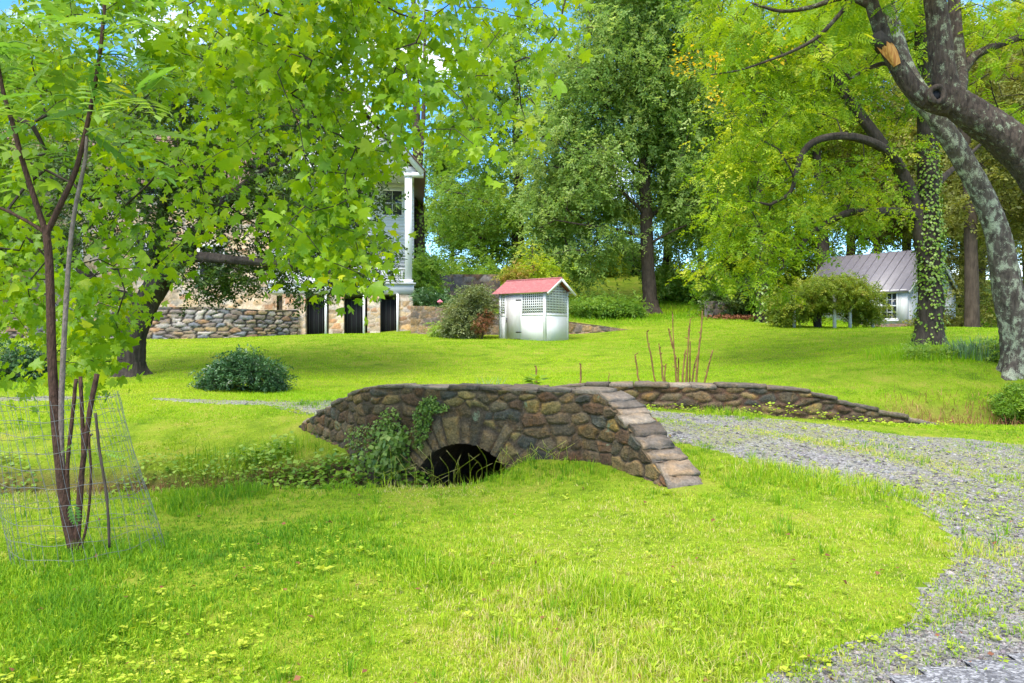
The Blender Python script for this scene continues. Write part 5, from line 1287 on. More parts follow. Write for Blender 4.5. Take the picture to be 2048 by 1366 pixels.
# ---- 9 the tree outside the right edge with a heavy limb reaching in
Y = 14; base = np.array([10.1, 14.3, float(z_top(10.1, 14.3))])
lm = thing('limbed_tree', 'near tree sending a thick forked limb with a torn stub in from the right', 'tree', base)
q = lambda *l: np.array([P(a, b, Y + (c[0] if c else 0)) for a, b, *c in l])
sk = Skeleton(); e = sk.limb(np.vstack([[base - [0, 0, .3], (10.0, 14.2, 1.5)], q((2150, 470), (2095, 365), (2048, 308))]), .48, .36, n=30)
e2 = sk.limb(q((2048, 308), (2000, 268), (1955, 238), (1918, 212), (1896, 188)), .36, .22, e, n=24)
sk.limb(q((1896, 188), (1886, 140), (1879, 80), (1870, 10), (1862, -80), (1855, -220)), .205, .16, e2, n=30)
ar = sk.limb(q((1918, 212), (1885, 208), (1850, 197), (1822, 172), (1795, 132), (1772, 92)), .19, .12, sk.near(P(1918, 212, Y)), n=30)
sk.limb(q((1772, 92), (1760, 55), (1745, 15), (1730, -40), (1700, -120)), .13, .09, ar, n=16)
sk.limb(q((1805, 150), (1775, 128, .2), (1740, 135, .3), (1700, 158, .4)), .05, .025, sk.near(P(1800, 140, Y)))
sk.limb(q((1915, 200), (1922, 150, 1), (1912, 60, 1.2), (1905, -60, 1.4)), .13, .10, sk.near(P(1905, 200, Y)))
sk.limb(q((1921, 150, 1), (1950, 112, 1.2), (1990, 92, 1.3), (2040, 75, 1.5), (2090, 60, 1.5)), .085, .05, sk.near(P(1922, 150, Y + 1)))
sk.limb(q((1745, 15), (1690, -5), (1620, 15), (1560, 22), (1500, 5)), .06, .02, sk.near(P(1745, 15, Y)))
sk.limb(q((1700, 5), (1640, 70), (1590, 100), (1540, 120), (1480, 140), (1420, 150)), .04, .01, sk.near(P(1690, -5, Y)))
cl = [(1980, 30, 60, 1.5), (2040, 110, 45, 1.5), (1960, 90, 35, 1.2), (2030, 230, 40, 1), (2060, 20, 70, 1.5), (1800, -60, 80), (1700, -40, 70), (1560, 30, 40), (1480, 30, 45), (1450, 140, 30), (1960, 170, 25, 1), (1700, 90, 30), (1640, 120, 30)]
T, C = px_targets(cl, Y, 1.1, 170); sk.grow(T, .4, .05, .08)
g = Geo(); sk.mesh(g, tip=.006, expo=2.5, sides=9, wob=.035, ridge=.04); tr = g.build('trunk', BARK_LIMB, lm, True)
g = Geo(); foliage(g, T, C, pinnate(5, .07, .27, .35), 7, .2, .27, .7, .25, .5); g.build('crown', M_WALNUT, lm)
# torn stub: a broken shell of bark with bare orange wood
g = Geo(); A, B = P(1757, 76, Y - .06), P(1792, 132, Y - .10); ax = (B - A) / np.linalg.norm(B - A); sd_ = np.cross(ax, [0, -1, 0]); sd_ /= np.linalg.norm(sd_)
nseg, na = 14, 9; V = []
for i in range(nseg):
    t = i / (nseg - 1)
    for j in range(na):
        a = (j / (na - 1) - .5) * 2.4; rr = .135 + .02 * math.sin(5 * j + 3 * t); jag = (.05 * math.sin(j * 2.9) if i == 0 else 0)
        V.append(A + (B - A) * (.30 + .70 * t) + ax * jag + (np.array([0, -1.0, 0]) * math.cos(a) + sd_ * math.sin(a)) * rr * (1 - .45 * t ** 2))
i = np.arange(nseg - 1)[:, None] * na; j = np.arange(na - 1)[None]; g.add(np.array(V), np.stack([i + j, i + j + 1, i + na + j + 1, i + na + j], -1).reshape(-1, 4)); g.build('torn_wood', M_TORN, tr, True)
g = Geo(); g.tube([A - ax * .06 + [0, .05, 0], A + (B - A) * .35 + [0, .0, 0]], [.15, .16], 12, wob=.08); g.build('broken_stub', BARK_DARK, tr)
g = Geo(); kc = P(1874, 189, Y - .30); a = np.linspace(0, 2 * np.pi, 25); g.tube(np.stack([kc[0] + .115 * np.cos(a), kc[1] + .01 * np.sin(3 * a), kc[2] + .13 * np.sin(a)], 1), .05, 8, wob=.1, caps=False); g.build('knot', BARK_LIMB, tr, True)
g = Geo(); g.tube([kc + [0, .12, 0], kc + [0, .02, 0]], [.10, .11], 12); g.build('knot_hollow', M_INSIDE, tr)

# ---- 10 woodland behind
def make_wood(name, seed, h, mat, bark, n=380, per=15, size=.64, tall=1.0):
    rg = np.random.default_rng(seed); o = thing(name, 'x', 'tree', (0, 0, 0)); sk = Skeleton()
    top = np.array([rg.normal(0, .5), rg.normal(0, .5), h * .9]); sk.limb([(0, 0, -.6), (rg.normal(0, .15), rg.normal(0, .15), h * .3), top * [.6, .6, .62], top], .030 * h * .6, .05)
    c = []
    for k in range(17):
        z = h * rg.uniform(.25, .95); r = h * .24 * math.sin(min(1, (z / h - .12) / .9) * math.pi) ** .6 * tall; a = rg.random() * 6.28
        c.append([r * math.cos(a) * rg.uniform(.4, 1.1), r * math.sin(a) * rg.uniform(.4, 1.1), z, h * rg.uniform(.09, .16)])
    c = np.array(c); k = rg.choice(len(c), n, p=c[:, 3] ** 2 / (c[:, 3] ** 2).sum()); T = c[k, :3] + unit(n, rg) * (rg.random(n) ** .42 * c[k, 3])[:, None]
    sk.grow(T, h * .06, .1, .05, rg)
    g = Geo(); sk.mesh(g, tip=.02, expo=2.35, sides=6); g.build('trunk', bark, o, True)
    g = Geo(); foliage(g, T, c[k, :3], SPRIG, per, h * .028, size, .5, .3, .7, rg); g.build('crown', mat, o)
    return o
W1 = make_wood('woodland_tree', 1, 17, M_WOOD, BARK_BROWN); W2 = make_wood('woodland_tree', 2, 20, M_WOOD, BARK_DARK, 430); W3 = make_wood('woodland_tree', 3, 14, M_MAPLE, BARK_DARK, 340); W4 = make_wood('woodland_tree', 4, 15, M_OLIVE, BARK_BROWN, 240, 12)
used = set()
def plant(proto, px, Y, rot, sc, label, group='trees of the wood behind the lawn'):
    x = (px - 1024) * Y / F; z = float(z_top(x, Y)); o = proto
    if proto.name in used: o = copy_thing(proto, (x, Y, z), rot, sc, label)
    else: used.add(proto.name); o.location = (x, Y, z); o.rotation_euler = (0, 0, rot); o.scale = (sc,) * 3; o['label'] = label
    o['group'] = group; return o
for a in [
 (W1, 1480, 56, .3, 1.05, 'yellow green wood tree behind the left edge of the bright walnut leaves'), (W2, 1590, 60, 1.2, 1.0, 'tall yellow green wood tree above the arbor and cottage roof left end'),
 (W1, 1700, 54, 2.2, 1.1, 'yellow green wood tree behind the middle of the cottage roof'), (W2, 1815, 58, 3.1, 1.0, 'tall wood tree directly behind the ivy clad trunk'),
 (W4, 1925, 44, .4, 1.0, 'thin olive tree between the ivy clad trunk and the lichen trunk'), (W4, 2010, 40, 1.9, .95, 'thin olive tree behind the top of the lichen trunk'), (W1, 2060, 50, 4.0, 1.1, 'yellow green wood tree behind the thick limb at the right edge'),
 (W4, 2120, 33, 3.0, .9, 'olive tree at the right edge behind the leaning trunk'), (W3, 1135, 64, .8, .55, 'green tree seen through the lower branches of the big grey green tree'),
 (W3, 905, 60, 2.5, .72, 'short green tree on the slope right of the house corner'), (W3, 1400, 62, 4.4, .8, 'green tree behind the right side of the big grey green crown'),
 (W1, 985, 72, 5.0, .5, 'low yellow green tree on the ridge behind the maple'), (W2, 1260, 74, .9, .4, 'ridge tree behind the trunk of the big grey green tree'),
 (W1, 480, 54, 1.0, 1.02, 'light green tree behind the house roof left of the chimney'), (W2, 250, 50, 2.0, .85, 'light green tree behind the left end of the stone house'), (W1, 60, 46, 2.6, .95, 'light green tree at the left edge behind the house'), (W3, -90, 33, 3.5, .9, 'green tree left of the house end wall'),
 (W3, 1540, 47, 5.2, .8, 'dark green tree with bare lower trunk left of the cottage roof'), (W4, 1760, 47, 2.9, .8, 'olive tree close behind the cottage ridge'), (W2, 1960, 62, 2.4, 1.05, 'far tall yellow green tree above the olive trees'), (W3, 1455, 70, 1.4, .95, 'far green tree in the gap beside the big grey green crown')]: plant(*a)
# two bare-stemmed trees beside the cottage
def stem_tree(name, label, px, py, Y, pts, r0, r1, clumps, n, mat, bark, size, ivy=0, dY=1.6, per=8, rb=.5):
    base = ground_pt(px, py, Y); o = thing(name, label, 'tree', base); sk = Skeleton(); q = np.array([P(a, b, Y) for a, b in pts])
    sk.limb(np.vstack([[base - [0, 0, .3]], q]), r0, r1); g = Geo()
    if clumps:
        T, C = px_targets(clumps, Y, dY, n); sk.grow(T, .7, .1, .06); foliage(g, T, C, SPRIG, per, .35, size, .5, .25, .7, rbase=rb); g.build('crown', mat, o)
    g = Geo(); sk.mesh(g, tip=.012, sides=7, wob=.04); g.build('trunk', bark, o, True)
    if ivy:
        k = ivy; t = RNG.random(k); a = RNG.random(k) * 6.28; qq = np.vstack([[base], q]); s = np.linspace(0, 1, len(qq)); c = np.stack([np.interp(t * .6, s, qq[:, i]) for i in range(3)], 1)
        rr = r0 * 1.1 + np.abs(RNG.normal(0, .1, k)); pp = c + np.stack([np.cos(a) * rr, np.sin(a) * rr, 0 * a], 1); g = Geo()
        scatter(g, quad_leaf(.45), pp, np.stack([np.cos(a) * .5, np.sin(a) * .5, -np.ones(k)], 1), np.stack([np.cos(a), np.sin(a), .4 + 0 * a], 1) + RNG.normal(0, .3, (k, 3)), .14, RNG.random(k) * .6); g.build('ivy', M_IVY, o)
    return o
stem_tree('wood_tree', 'dark trunk rising behind the left end of the cottage roof', 1648, 600, 44.5, [(1648, 540), (1645, 470), (1640, 380), (1628, 250), (1620, 100)], .42, .15, [(1600, 180, 90), (1680, 120, 80), (1640, 40, 90), (1560, 300, 60), (1700, 250, 60)], 200, M_WOOD, BARK_DARK, .75)
stem_tree('wood_tree', 'dark ivy wrapped trunk at the left end of the arbor', 1528, 628, 35.5, [(1526, 580), (1522, 500), (1520, 420), (1524, 330), (1530, 200)], .36, .12, [(1500, 330, 60), (1560, 260, 60), (1520, 180, 70)], 130, M_WALNUT, BARK_DARK, .5, 900)
stem_tree('wood_tree', 'brown trunk standing right of the cottage gable', 1944, 668, 33, [(1944, 600), (1942, 500), (1940, 400), (1930, 280), (1915, 150), (1905, 0), (1900, -100)], .30, .14, [(1925, 120, 60), (1960, 220, 50), (1880, 60, 50), (1970, 330, 45), (1925, 420, 35)], 130, M_OLIVE, BARK_BROWN, .5)
stem_tree('wood_tree', 'second trunk just behind the big grey green tree', 1333, 600, 47, [(1333, 560), (1336, 480), (1340, 400), (1350, 300)], .36, .12, [(1350, 280, 60), (1390, 360, 50)], 90, M_MAPLE, BARK_DARK, .7)
stem_tree('young_tree', 'slender young yellow green tree above the shed roof', 1066, 600, 38, [(1066, 560), (1066, 530), (1064, 490)], .05, .02, [(1066, 500, 16), (1056, 528, 20), (1082, 540, 26), (1110, 555, 16), (1045, 548, 16), (1070, 560, 30)], 90, M_WALNUT, BARK_BROWN, .34, 0, .6, 6, .75)

# ---- shrubs
def shrub(name, label, cat, px, py, Y, clumps, n, per, mat, size, dY=.7, tm=None, twig=True, droop=.15, spread=.12, bark=BARK_BROWN, flat=.8, rb=.5, step=.2):
    base = ground_pt(px, py, Y); o = thing(name, label, cat, base); T, C = px_targets(clumps, Y, dY, n); zg = z_top(T[:, 0], T[:, 1]); T[:, 2] = np.maximum(T[:, 2], zg + .06)
    if twig:
        sk = Skeleton(); sk.limb([base - [0, 0, .1], base + [0, 0, .12]], .03, .025); sk.grow(T, step, .03, .06); g = Geo(); sk.mesh(g, tip=.004, sides=5, maxr=.05); g.build('stem', bark, o, True)
    g = Geo(); foliage(g, T, C, tm or SPRIG, per, spread, size, .7, droop, flat, rbase=rb); g.build('foliage', mat, o); return o
shrub('grey_shrub', 'rounded grey green shrub growing against the left side of the white shed', 'shrub', 945, 674, 31.3, [(922, 622, 28), (945, 600, 24), (910, 648, 22), (938, 648, 27), (962, 618, 22), (958, 590, 16)], 300, 10, M_SAGE, .26, .7, spread=.13, step=.3)
b_ = shrub('dead_shrub', 'brown bare twiggy bush beside the shed door', 'shrub', 964, 674, 30.8, [(962, 648, 17), (972, 636, 14), (955, 656, 13)], 150, 3, M_STRAW, .16, .4, spread=.06, bark=BARK_BROWN)
shrub('small_shrub', 'small bright green shrub at the foot of the retaining wall', 'shrub', 879, 672, 32, [(879, 660, 12), (872, 664, 8), (888, 664, 9)], 60, 8, M_MAPLE, .22, .3, rb=.8)
pk = shrub('flowering_shrub', 'leafy terrace shrub with one pink bloom above the retaining wall', 'shrub', 872, 622, 35.5, [(870, 604, 16), (892, 606, 14), (850, 592, 16)], 90, 8, M_PEONY, .26, .5, rb=.7)
g = Geo(); c_ = P(880, 603, 34.9); [g.tube([c_ + [0, 0, 0], c_ + RNG.normal(0, .06, 3)], [.07, .03], 6) for _ in range(6)]; g.build('bloom', M_PINK, pk, True)
shrub('evergreen_shrub', 'dark green shrub right of the white porch column on the terrace', 'shrub', 845, 615, 38, [(845, 560, 28), (862, 585, 24), (840, 590, 22), (850, 525, 22)], 190, 9, M_MAPLE, .34, .8, spread=.2, rb=.35, step=.4)
shrub('red_leaf_shrub', 'reddish young shrub peeping over the shed roof ridge', 'shrub', 1030, 600, 37, [(1030, 548, 18), (1018, 556, 14), (1046, 550, 12)], 70, 7, M_VINE, .26, .4, rb=.85)
pe = shrub('peony_bush', 'dark blue green peony bush with one white bloom on the lawn', 'shrub', 487, 780, 17.3, [(487, 745, 38), (445, 752, 34), (530, 748, 34), (420, 762, 22), (553, 760, 22), (480, 725, 24), (515, 722, 18), (450, 730, 18)], 330, 7, M_PEONY, .17, .55, spread=.07, droop=.1, rb=.42)
g = Geo(); c_ = P(460, 764, 16.75)
for _ in range(14): 
    d_ = unit(1)[0] * .05; g.tube([c_, c_ + d_], [.012, .03], 6)
g.build('bloom', M_FLOWER, pe, True)
shrub('garden_shrub', 'green garden shrub at the left edge in front of the dry stone wall', 'shrub', 45, 752, 20, [(40, 725, 34), (90, 732, 26), (0, 722, 34), (70, 712, 22)], 190, 7, M_PEONY, .22, .6, rb=.6)
shrub('edge_bush', 'rounded green bush beside the dry brush at the right edge', 'shrub', 2040, 838, 14.9, [(2030, 812, 26), (2060, 800, 32), (2012, 822, 14), (2050, 828, 18)], 240, 9, M_BANK, .12, .5, spread=.05, rb=.35)
for i, (px, py, Y, cl, m, lab) in enumerate([
  (1215, 622, 40, [(1160, 612, 11), (1200, 610, 12), (1245, 612, 10), (1180, 616, 8), (1225, 614, 9), (1268, 616, 8)], M_MAPLE, 'low dark brush on the slope right of the shed'),
  (1330, 600, 46, [(1330, 560, 28), (1365, 570, 26), (1400, 575, 24)], M_MAPLE, 'green brush behind the trunk of the big grey green tree'),
  (1460, 640, 38.5, [(1440, 600, 30), (1480, 590, 34), (1510, 610, 24), (1465, 622, 18)], M_DARKLF, 'dark shaded brush between the low stone wall and the arbor'),
  (1850, 680, 36.5, [(1898, 652, 14), (1850, 660, 12), (1875, 655, 10)], M_OLIVE, 'olive brush in front of the cottage doorway'),
  (1960, 670, 34, [(1960, 610, 34), (2000, 620, 32), (1930, 640, 26), (1985, 650, 24), (2030, 600, 32), (1950, 540, 40), (1990, 500, 44), (2030, 520, 44), (1925, 580, 26), (2040, 440, 50), (1960, 440, 40)], M_OLIVE, 'tangled olive brush between the two right trunks'),
  (1905, 600, 42, [(1905, 505, 36), (1895, 440, 40), (1920, 560, 30), (1900, 380, 40)], M_OLIVE, 'tall olive thicket seen just right of the ivy clad trunk'),
  (1590, 560, 47, [(1560, 520, 34), (1600, 500, 36), (1575, 560, 30), (1630, 535, 34), (1655, 505, 30)], M_WOOD, 'yellow green thicket behind the left end of the cottage roof'),
  (1490, 560, 50, [(1450, 510, 36), (1500, 500, 36), (1475, 545, 34), (1530, 530, 30)], M_MAPLE, 'green thicket on the slope under the bright walnut leaves'),
  (1150, 560, 56, [(1100, 540, 40), (1160, 545, 36), (1210, 530, 36)], M_WOOD, 'pale brush along the ridge right of the shed roof'),
  (1250, 545, 58, [(1240, 525, 30), (1275, 520, 30)], M_DARKLF, 'dark hedge on the ridge left of the big trunk'),
  (900, 560, 46, [(880, 565, 26), (920, 560, 30), (960, 565, 28), (860, 540, 24)], M_MAPLE, 'mid green brush on the terrace behind the grey green shrub'),
  (1420, 590, 52, [(1430, 560, 34), (1480, 550, 36), (1390, 570, 24)], M_WOOD, 'yellow green brush on the slope beyond the dark brush')]):
    shrub('brush', lab, 'shrub', px, py, Y, cl, 200, 9, m, .0095 * Y, .028 * Y, spread=.006 * Y, step=.4)

# ---- vine arbor
base = ground_pt(1660, 655, 31); arb = thing('vine_arbor', 'domed vine arbor on pale posts in front of the cottage', 'arbor', base); Y = 31
for px, dy in ((1572, .6), (1588, -.4), (1669, -.9), (1700, -.6), (1745, .3), (1640, .9)):
    p = ground_pt(px, 650, Y + dy); g = Geo(); g.box((p[0] - .05, p[1] - .05, p[2] - .2), (p[0] + .05, p[1] + .05, CAM_Z + (683 - 592) * Y / F)); g.build('post', M_WHITEOLD, arb)
sk = Skeleton(); e = sk.limb([base - [.4, 0, .2], P(1634, 640, Y), P(1648, 618, Y - .3), P(1690, 600, Y - .3), P(1720, 592, Y)], .16, .06); sk.limb([P(1634, 640, Y), P(1625, 612, Y + .3), P(1600, 595, Y)], .12, .05, sk.near(P(1634, 640, Y)))
cl = [(1655, 578, 28), (1615, 584, 28), (1695, 582, 28), (1580, 598, 24), (1726, 598, 24), (1640, 568, 16), (1680, 566, 16), (1562, 618, 18), (1752, 622, 13), (1730, 628, 16), (1562, 636, 12), (1708, 612, 16), (1590, 625, 14), (1640, 600, 24), (1680, 598, 24), (1605, 608, 20)]
T, C = px_targets(cl, Y, 1.3, 640, power=.3); sk.grow(T, .4, .05, .03)
g = Geo(); sk.mesh(g, tip=.006, sides=6, maxr=.06); g.build('vine_stem', BARK_DARK, arb, True)
g = Geo(); foliage(g, T, C, SPRIG, 12, .13, .24, .8, .5, .7); g.build('vine_leaves', M_VINE, arb)

# ---- cut canes and single stalks behind the bridge
cb_ = ground_pt(1375, 800, 15.6); can = thing('cut_back_shrub', 'clump of bare brown cut back canes rising behind the far parapet', 'shrub', cb_)
for st in ([(345, 675), (318, 560), (300, 450)], [(470, 680), (430, 470), (400, 330), (394, 262)], [(512, 680), (490, 500), (470, 368)], [(556, 680), (557, 528)], [(620, 690), (596, 480), (585, 300), (578, 112)], [(590, 400), (565, 300), (553, 238)], [(628, 690), (620, 450)], [(645, 690), (646, 472)], [(663, 690), (670, 540), (686, 408)], [(692, 690), (706, 420), (714, 228)], [(712, 690), (720, 420), (738, 166)], [(735, 690), (741, 338)], [(762, 690), (785, 420), (805, 250), (815, 92)], [(772, 690), (790, 560), (816, 464)], [(852, 690), (890, 540), (924, 410)]):
    pts = np.array([P(1200 + a / 4.096, 600 + b / 4.096, 15.6 + RNG.uniform(-.2, .2) * 0) for a, b in st]); pts[:, 1] += RNG.uniform(-.25, .25); bt = pts[0].copy(); bt[2] = cb_[2] - .1; bt[0] = .5 * bt[0] + .5 * cb_[0]
    pts = smooth_poly(np.vstack([[bt], pts]) if st[0][1] > 600 else pts, 24); g = Geo(); g.tube(pts, np.linspace(.023, .013, len(pts)) * RNG.uniform(.75, 1.1), 7, wob=.12)
    for _ in range(5):
        k = RNG.integers(len(pts) // 2, len(pts)); g.tube([pts[k], pts[k] + [RNG.normal(0, .03), RNG.normal(0, .03), .04]], [.012, .006], 5)
    g.build('cane', M_CANE, can, True)
for (a, b, c, d, lab) in ((1075, 790, 1072, 733, 'short dead stalk beside the palmate seedling behind the bridge'), (1160, 780, 1161, 728, 'lone upright dead stalk right of the palmate seedling'), (1212, 775, 1219, 747, 'thin slanting dead twig left of the cut back canes')):
    A, B = P(a, b, 15.2), P(c, d, 15.2); A[2] = float(z_top(A[0], A[1])) - .05; g = Geo(); r = .02 if a != 1212 else .009; g.tube(np.linspace(A, B, 10) + RNG.normal(0, .004, (10, 3)), np.linspace(r, r * .8, 10), 7, wob=.12); g.tube([B, B + [-.03, 0, .01]], [r * .9, r * .5], 6); o = g.build('dead_stalk', M_CANE, None, True); tag(o, lab, 'stalk')
g = Geo(); c_ = P(1070, 762, 14.6); k = 26; a = RNG.random(k) * 6.28; scatter(g, quad_leaf(.22, .03), np.tile(c_, (k, 1)) + RNG.normal(0, .06, (k, 3)), np.stack([np.cos(a), np.sin(a) * .6, RNG.uniform(-.2, .4, k)], 1), np.tile([0, -.3, 1.0], (k, 1)), RNG.uniform(.16, .28, k), RNG.uniform(.0, .5, k)); g.tube([(c_[0], c_[1], float(z_top(c_[0], c_[1])) - .05), c_], .012, 5)
o = g.build('palmate_seedling', M_WALNUT); tag(o, 'low seedling with spreading leaves behind the middle of the bridge', 'plant')
def blade_tuft(name, label, px, py, Y, n, h, w, mat, rad, kind=None, cat='plant', rb=.5):
    c = ground_pt(px, py, Y); g = Geo(); r = rad * np.sqrt(RNG.random(n)); a = RNG.random(n) * 6.28; x = c[0] + r * np.cos(a); y = c[1] + r * np.sin(a)
    blades(g, x, y, z_top(x, y) - .02, h * RNG.uniform(.5, 1.2, n), np.full(n, w), a + RNG.normal(0, .6, n), np.clip(np.abs(RNG.normal(.35, .25, n)), 0, 1.2), np.clip(RNG.normal(rb, .2, n), 0, 1)); o = g.build(name, mat); return tag(o, label, cat, kind=kind)
blade_tuft('sedge_tuft', 'tuft of blue green blades behind the left top of the bridge', 978, 775, 14.6, 60, .42, .016, M_BLUEGR, .3)
blade_tuft('iris_clump', 'blue green iris clump between the ivy clad trunk and the leaning trunk', 1960, 725, 18.5, 420, .5, .022, M_BLUEGR, .7)
blade_tuft('tall_weeds', 'tall loose grass and weeds under the ivy clad tree', 1865, 725, 19.2, 1100, .28, .013, M_LAWN, 1.5, 'stuff', 'weeds', .3)
shrub('wild_shrub', 'small wild shrub at the foot of the ivy clad tree', 'shrub', 1855, 730, 18.8, [(1850, 705, 22), (1830, 715, 16), (1880, 712, 18)], 90, 7, M_MAPLE, .16, .4, rb=.7)
shrub('wild_shrub', 'loose wild shrub left of the leaning trunk base', 'shrub', 2000, 735, 18, [(2005, 700, 24), (1990, 715, 18), (2025, 700, 20)], 90, 6, M_BANK, .16, .4, rb=.6)
g = Geo(); n = 6500; x = RNG.uniform(7.2, 13.5, n); y = 14.75 + RNG.normal(0, .45, n); blades(g, x, y, z_top(x, y) - .02, RNG.uniform(.05, .32, n), RNG.uniform(.004, .012, n), RNG.random(n) * 6.28, np.clip(np.abs(RNG.normal(.8, .4, n)), 0, 1.45), RNG.random(n))
o = g.build('dry_brush', M_STRAW); tag(o, 'reddish brown dry brush lying in the ditch at the right end of the far parapet', 'brush', kind='stuff')
g = Geo(); n = 900; x = P(1490, 636, 37)[0] + RNG.normal(0, .9, n); y = 37 + RNG.normal(0, .3, n); scatter(g, quad_leaf(.3), np.stack([x, y, z_top(x, y) + .05 + RNG.random(n) * .1], 1), unit(n), np.tile([0, 0, 1.0], (n, 1)) + RNG.normal(0, .3, (n, 3)), .13, RNG.random(n) * .5)
o = g.build('leaf_litter', M_STRAW); tag(o, 'dark red leaf litter at the foot of the shaded brush', 'litter', kind='stuff')

# ---- creepers and undergrowth on the bridge and the ditch bank
def wall_point(px, py, off):
    s_ = at_px(px); i = int(np.argmin(np.abs(sN - s_))); p = pN[i]; t = pN[min(i + 4, len(pN) - 1)] - pN[max(i - 4, 0)]; t /= np.linalg.norm(t); n_ = np.array([t[1], -t[0]]); q = p + n_ * off
    return np.array([q[0], q[1], CAM_Z - (py - 683) * q[1] / F]), n_
def creeper(name, label, blobs, n, size, off):
    pts = []; ns = []
    b = np.array(blobs, float); k = RNG.choice(len(b), n, p=b[:, 2] * b[:, 3] / (b[:, 2] * b[:, 3]).sum())
    for i in k:
        rr = math.sqrt(RNG.random()); a = RNG.random() * 6.28; p, nn = wall_point(b[i, 0] + b[i, 2] * rr * math.cos(a), b[i, 1] + b[i, 3] * rr * math.sin(a), RNG.uniform(.04, off)); pts.append(p); ns.append([nn[0], nn[1], .5])
    pts = np.array(pts); ns = np.array(ns); base = pts[np.argmin(pts[:, 2])]
    o = thing(name, label, 'creeper', base); g = Geo(); d = unit(n); d[:, 2] -= .5
    scatter(g, quad_leaf(.42, .05), pts, d, ns + RNG.normal(0, .35, (n, 3)), size * RNG.uniform(.6, 1.3, n), np.clip(RNG.normal(.5, .22, n), 0, 1)); g.build('leaves', M_CREEP, o)
    g = Geo(); sk = Skeleton(); q0 = pts[RNG.choice(n, min(70, n), replace=False)]; sk.limb([base, base + [0, 0, .05]], .008, .007); sk.grow(q0, .06, .012, .02, up=0); sk.mesh(g, tip=.002, sides=5, maxr=.008); g.build('stem', BARK_BROWN, o); return o
creeper('wall_creeper', 'hanging creeper on the bridge face just left above the arch', [(862, 812, 22, 16), (850, 835, 20, 20), (848, 862, 16, 22), (880, 815, 22, 9), (842, 888, 9, 12), (868, 798, 10, 8)], 900, .034, .10)
creeper('wall_creeper', 'creeper climbing the bridge face left of the arch', [(790, 830, 18, 16), (775, 855, 22, 20), (800, 870, 28, 26), (740, 862, 20, 14), (720, 880, 14, 18), (795, 905, 30, 26), (765, 890, 28, 22)], 1300, .036, .16)
creeper('wall_shrub', 'broad leaved shrub at the left foot of the arch', [(795, 905, 30, 24), (805, 880, 22, 18), (770, 920, 34, 20), (800, 935, 24, 16)], 520, .075, .38)
def bank():
    g = Geo(); n = 8500; x = RNG.uniform(-9.5, -1.0, n); dd = RNG.uniform(.05, 1.15, n)
    yc = np.interp(x, [p[0] for p in DITCH[:5]], [p[1] for p in DITCH[:5]]); y = yc + dd * np.where(x < -3, 1.15, .75)
    m = ((hue_n(x * 2, y * 2 + 5) > -.2) & (RNG.random(n) < .55)) | (x > -3.8); x, y = x[m], y[m]; k = inpoly(x, y, BRIDGE_IN); x, y = x[~k], y[~k]; n = len(x); a = RNG.random(n) * 6.28
    big = 1 + .9 * sstep(-4.4, -2.5, x); h = RNG.uniform(.02, .16, n) * big
    scatter(g, quad_leaf(.36, .08), np.stack([x, y, z_top(x, y) + h], 1), np.stack([np.cos(a), np.sin(a), RNG.uniform(-.5, .3, n)], 1), np.tile([0, -.4, 1.0], (n, 1)) + RNG.normal(0, .3, (n, 3)), RNG.uniform(.035, .085, n) * big ** .4, np.clip(RNG.normal(.5, .22, n), 0, 1)); return g
o = bank().build('bank_undergrowth', M_BANK); tag(o, 'leafy undergrowth covering the far bank of the ditch', 'undergrowth', kind='stuff')
g = Geo(); n = 1500; x = RNG.uniform(-4.6, -1.6, n); yc = np.interp(x, [p[0] for p in DITCH[:5]], [p[1] for p in DITCH[:5]]); y = yc + RNG.uniform(.2, 1.6, n); k = inpoly(x, y, BRIDGE_IN) | blocked(x, y); x, y = x[~k], y[~k]; n = len(x)
blades(g, x, y, z_top(x, y) - .02, RNG.uniform(.12, .4, n), np.full(n, .008), RNG.random(n) * 6.28, np.clip(np.abs(RNG.normal(.6, .35, n)), 0, 1.4), np.clip(RNG.normal(.3, .2, n), 0, 1)); o = g.build('bank_grass', M_GRASS); tag(o, 'long arching grass at the left foot of the bridge', 'grass', kind='stuff')
g = Geo(); n = 2400; x = RNG.uniform(-6.0, -2.8, n); yc = np.interp(x, [p[0] for p in DITCH[:5]], [p[1] for p in DITCH[:5]]); y = yc + RNG.uniform(.3, .9, n); blades(g, x, y, z_top(x, y) - .02, RNG.uniform(.1, .3, n), np.full(n, .006), RNG.random(n) * 6.28, np.clip(np.abs(RNG.normal(.9, .5, n)), 0, 2.6), RNG.random(n))
o = g.build('dead_stems', M_STRAW); tag(o, 'brown dead stems hanging on the bare ditch bank', 'dead stems', kind='stuff')
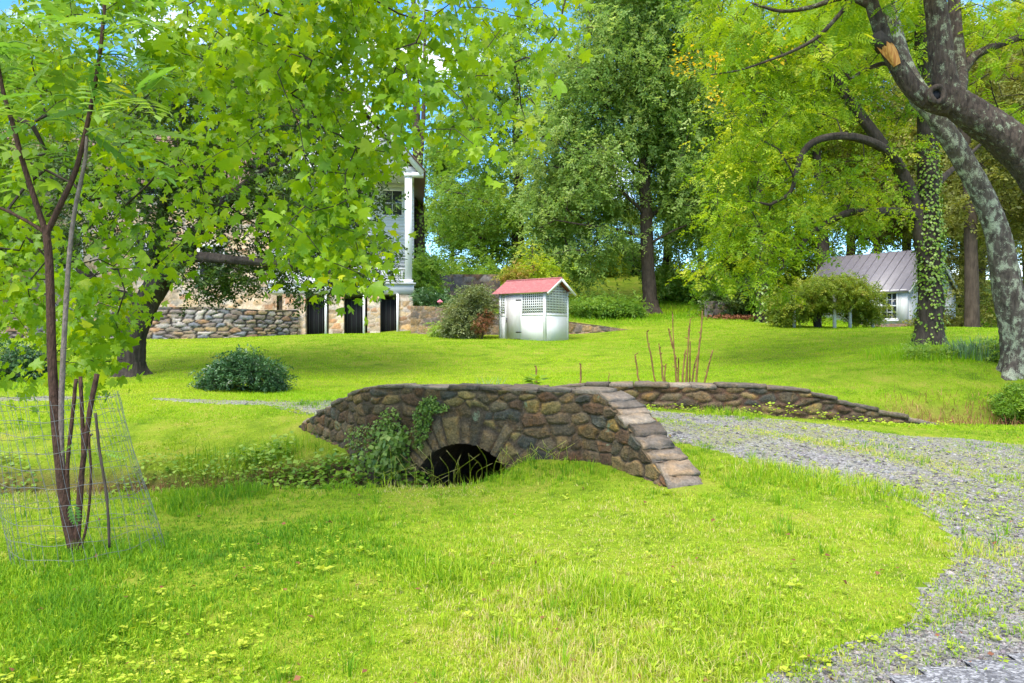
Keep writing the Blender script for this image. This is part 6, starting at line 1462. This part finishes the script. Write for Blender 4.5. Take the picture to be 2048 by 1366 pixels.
# seed-head grass along the near lip of the ditch
g = Geo()
for _ in range(70):
    x = RNG.uniform(-1.6, .6); y = 8.45 + RNG.normal(0, .12); z = float(z_top(x, y)); hh = RNG.uniform(.18, .42); b = np.array([RNG.normal(0, .12), RNG.normal(0, .08), 0]); pts = np.array([[x, y, z], [x, y, z + hh * .6], [x + b[0], y + b[1], z + hh]]); pts = smooth_poly(pts, 8); g.tube(pts, .0010, 4, r=.75); g.tube([pts[-2], pts[-1] + (pts[-1] - pts[-2]) * .5], [.0022, .001], 5, r=.9)
o = g.build('seed_grass', M_GRASS); tag(o, 'thin grass seed heads standing before the dark arch', 'grass', kind='stuff')
c_ = np.array([1.42, 8.0, nz_top(at_px(1322)) + .12]); k = 16; a = RNG.random(k) * 6.28; g = Geo(); p0 = P(1345, 918, 8.05); scatter(g, quad_leaf(.26, .04), np.tile(p0, (k, 1)), np.stack([np.cos(a), np.sin(a), RNG.uniform(.1, .6, k)], 1), np.tile([0, 0, 1.0], (k, 1)), RNG.uniform(.06, .11, k), RNG.uniform(.3, .8, k)); o = g.build('rosette_weed', M_BANK); tag(o, 'small green rosette weed growing between the coping steps', 'weed')
# weeds along the road side of the far parapet
g = Geo(); n = 700; s_ = RNG.uniform(sF[0], sF[-1], n); x = np.interp(s_, sF, pF[:, 0]); y = np.interp(s_, sF, pF[:, 1]) - RNG.uniform(.06, .3, n); a = RNG.random(n) * 6.28; tall = np.clip(hue_n(x * 3, y) * .08 + .08, .02, .24)
scatter(g, quad_leaf(.36, .06), np.stack([x, y, z_top(x, y) + RNG.random(n) * tall], 1), np.stack([np.cos(a), np.sin(a), RNG.uniform(-.2, .5, n)], 1), np.tile([0, -.3, 1.0], (n, 1)) + RNG.normal(0, .3, (n, 3)), RNG.uniform(.03, .07, n), RNG.uniform(.2, .9, n)); o = g.build('wall_foot_weeds', M_WEED); tag(o, 'small bright weeds along the foot of the far parapet', 'weeds', kind='stuff')
# yellowing leaves on one branch
g = Geo(); T = np.array([P(RNG.uniform(1345, 1450), RNG.uniform(105, 145), 17) for _ in range(40)] + [P(RNG.uniform(1405, 1440), RNG.uniform(150, 225), 17) for _ in range(12)] + [P(RNG.uniform(1490, 1600), RNG.uniform(60, 130), 17) for _ in range(14)])
foliage(g, T, T - [0, 0, 1], quad_leaf(.35), 3, .1, .08); g.build('yellow_leaves', M_ORANGE, wal)

# dead leaves fallen on the grass and gravel
g = Geo(); x, y = sample_wedge(260, 3.2, 13, 1.5); k = ~blocked(x, y) & (carve(x, y)[0] < .1); x, y = x[k], y[k]; n = len(x)
scatter(g, quad_leaf(.4, .12), np.stack([x, y, z_top(x, y) + .03], 1), unit(n) * [1, 1, .3], np.tile([0, 0, 1.0], (n, 1)) + RNG.normal(0, .4, (n, 3)), RNG.uniform(.02, .05, n), RNG.random(n) * .4)
o = g.build('fallen_leaves', M_STRAW); tag(o, 'few brown fallen leaves lying on the grass and gravel', 'leaves', kind='stuff')
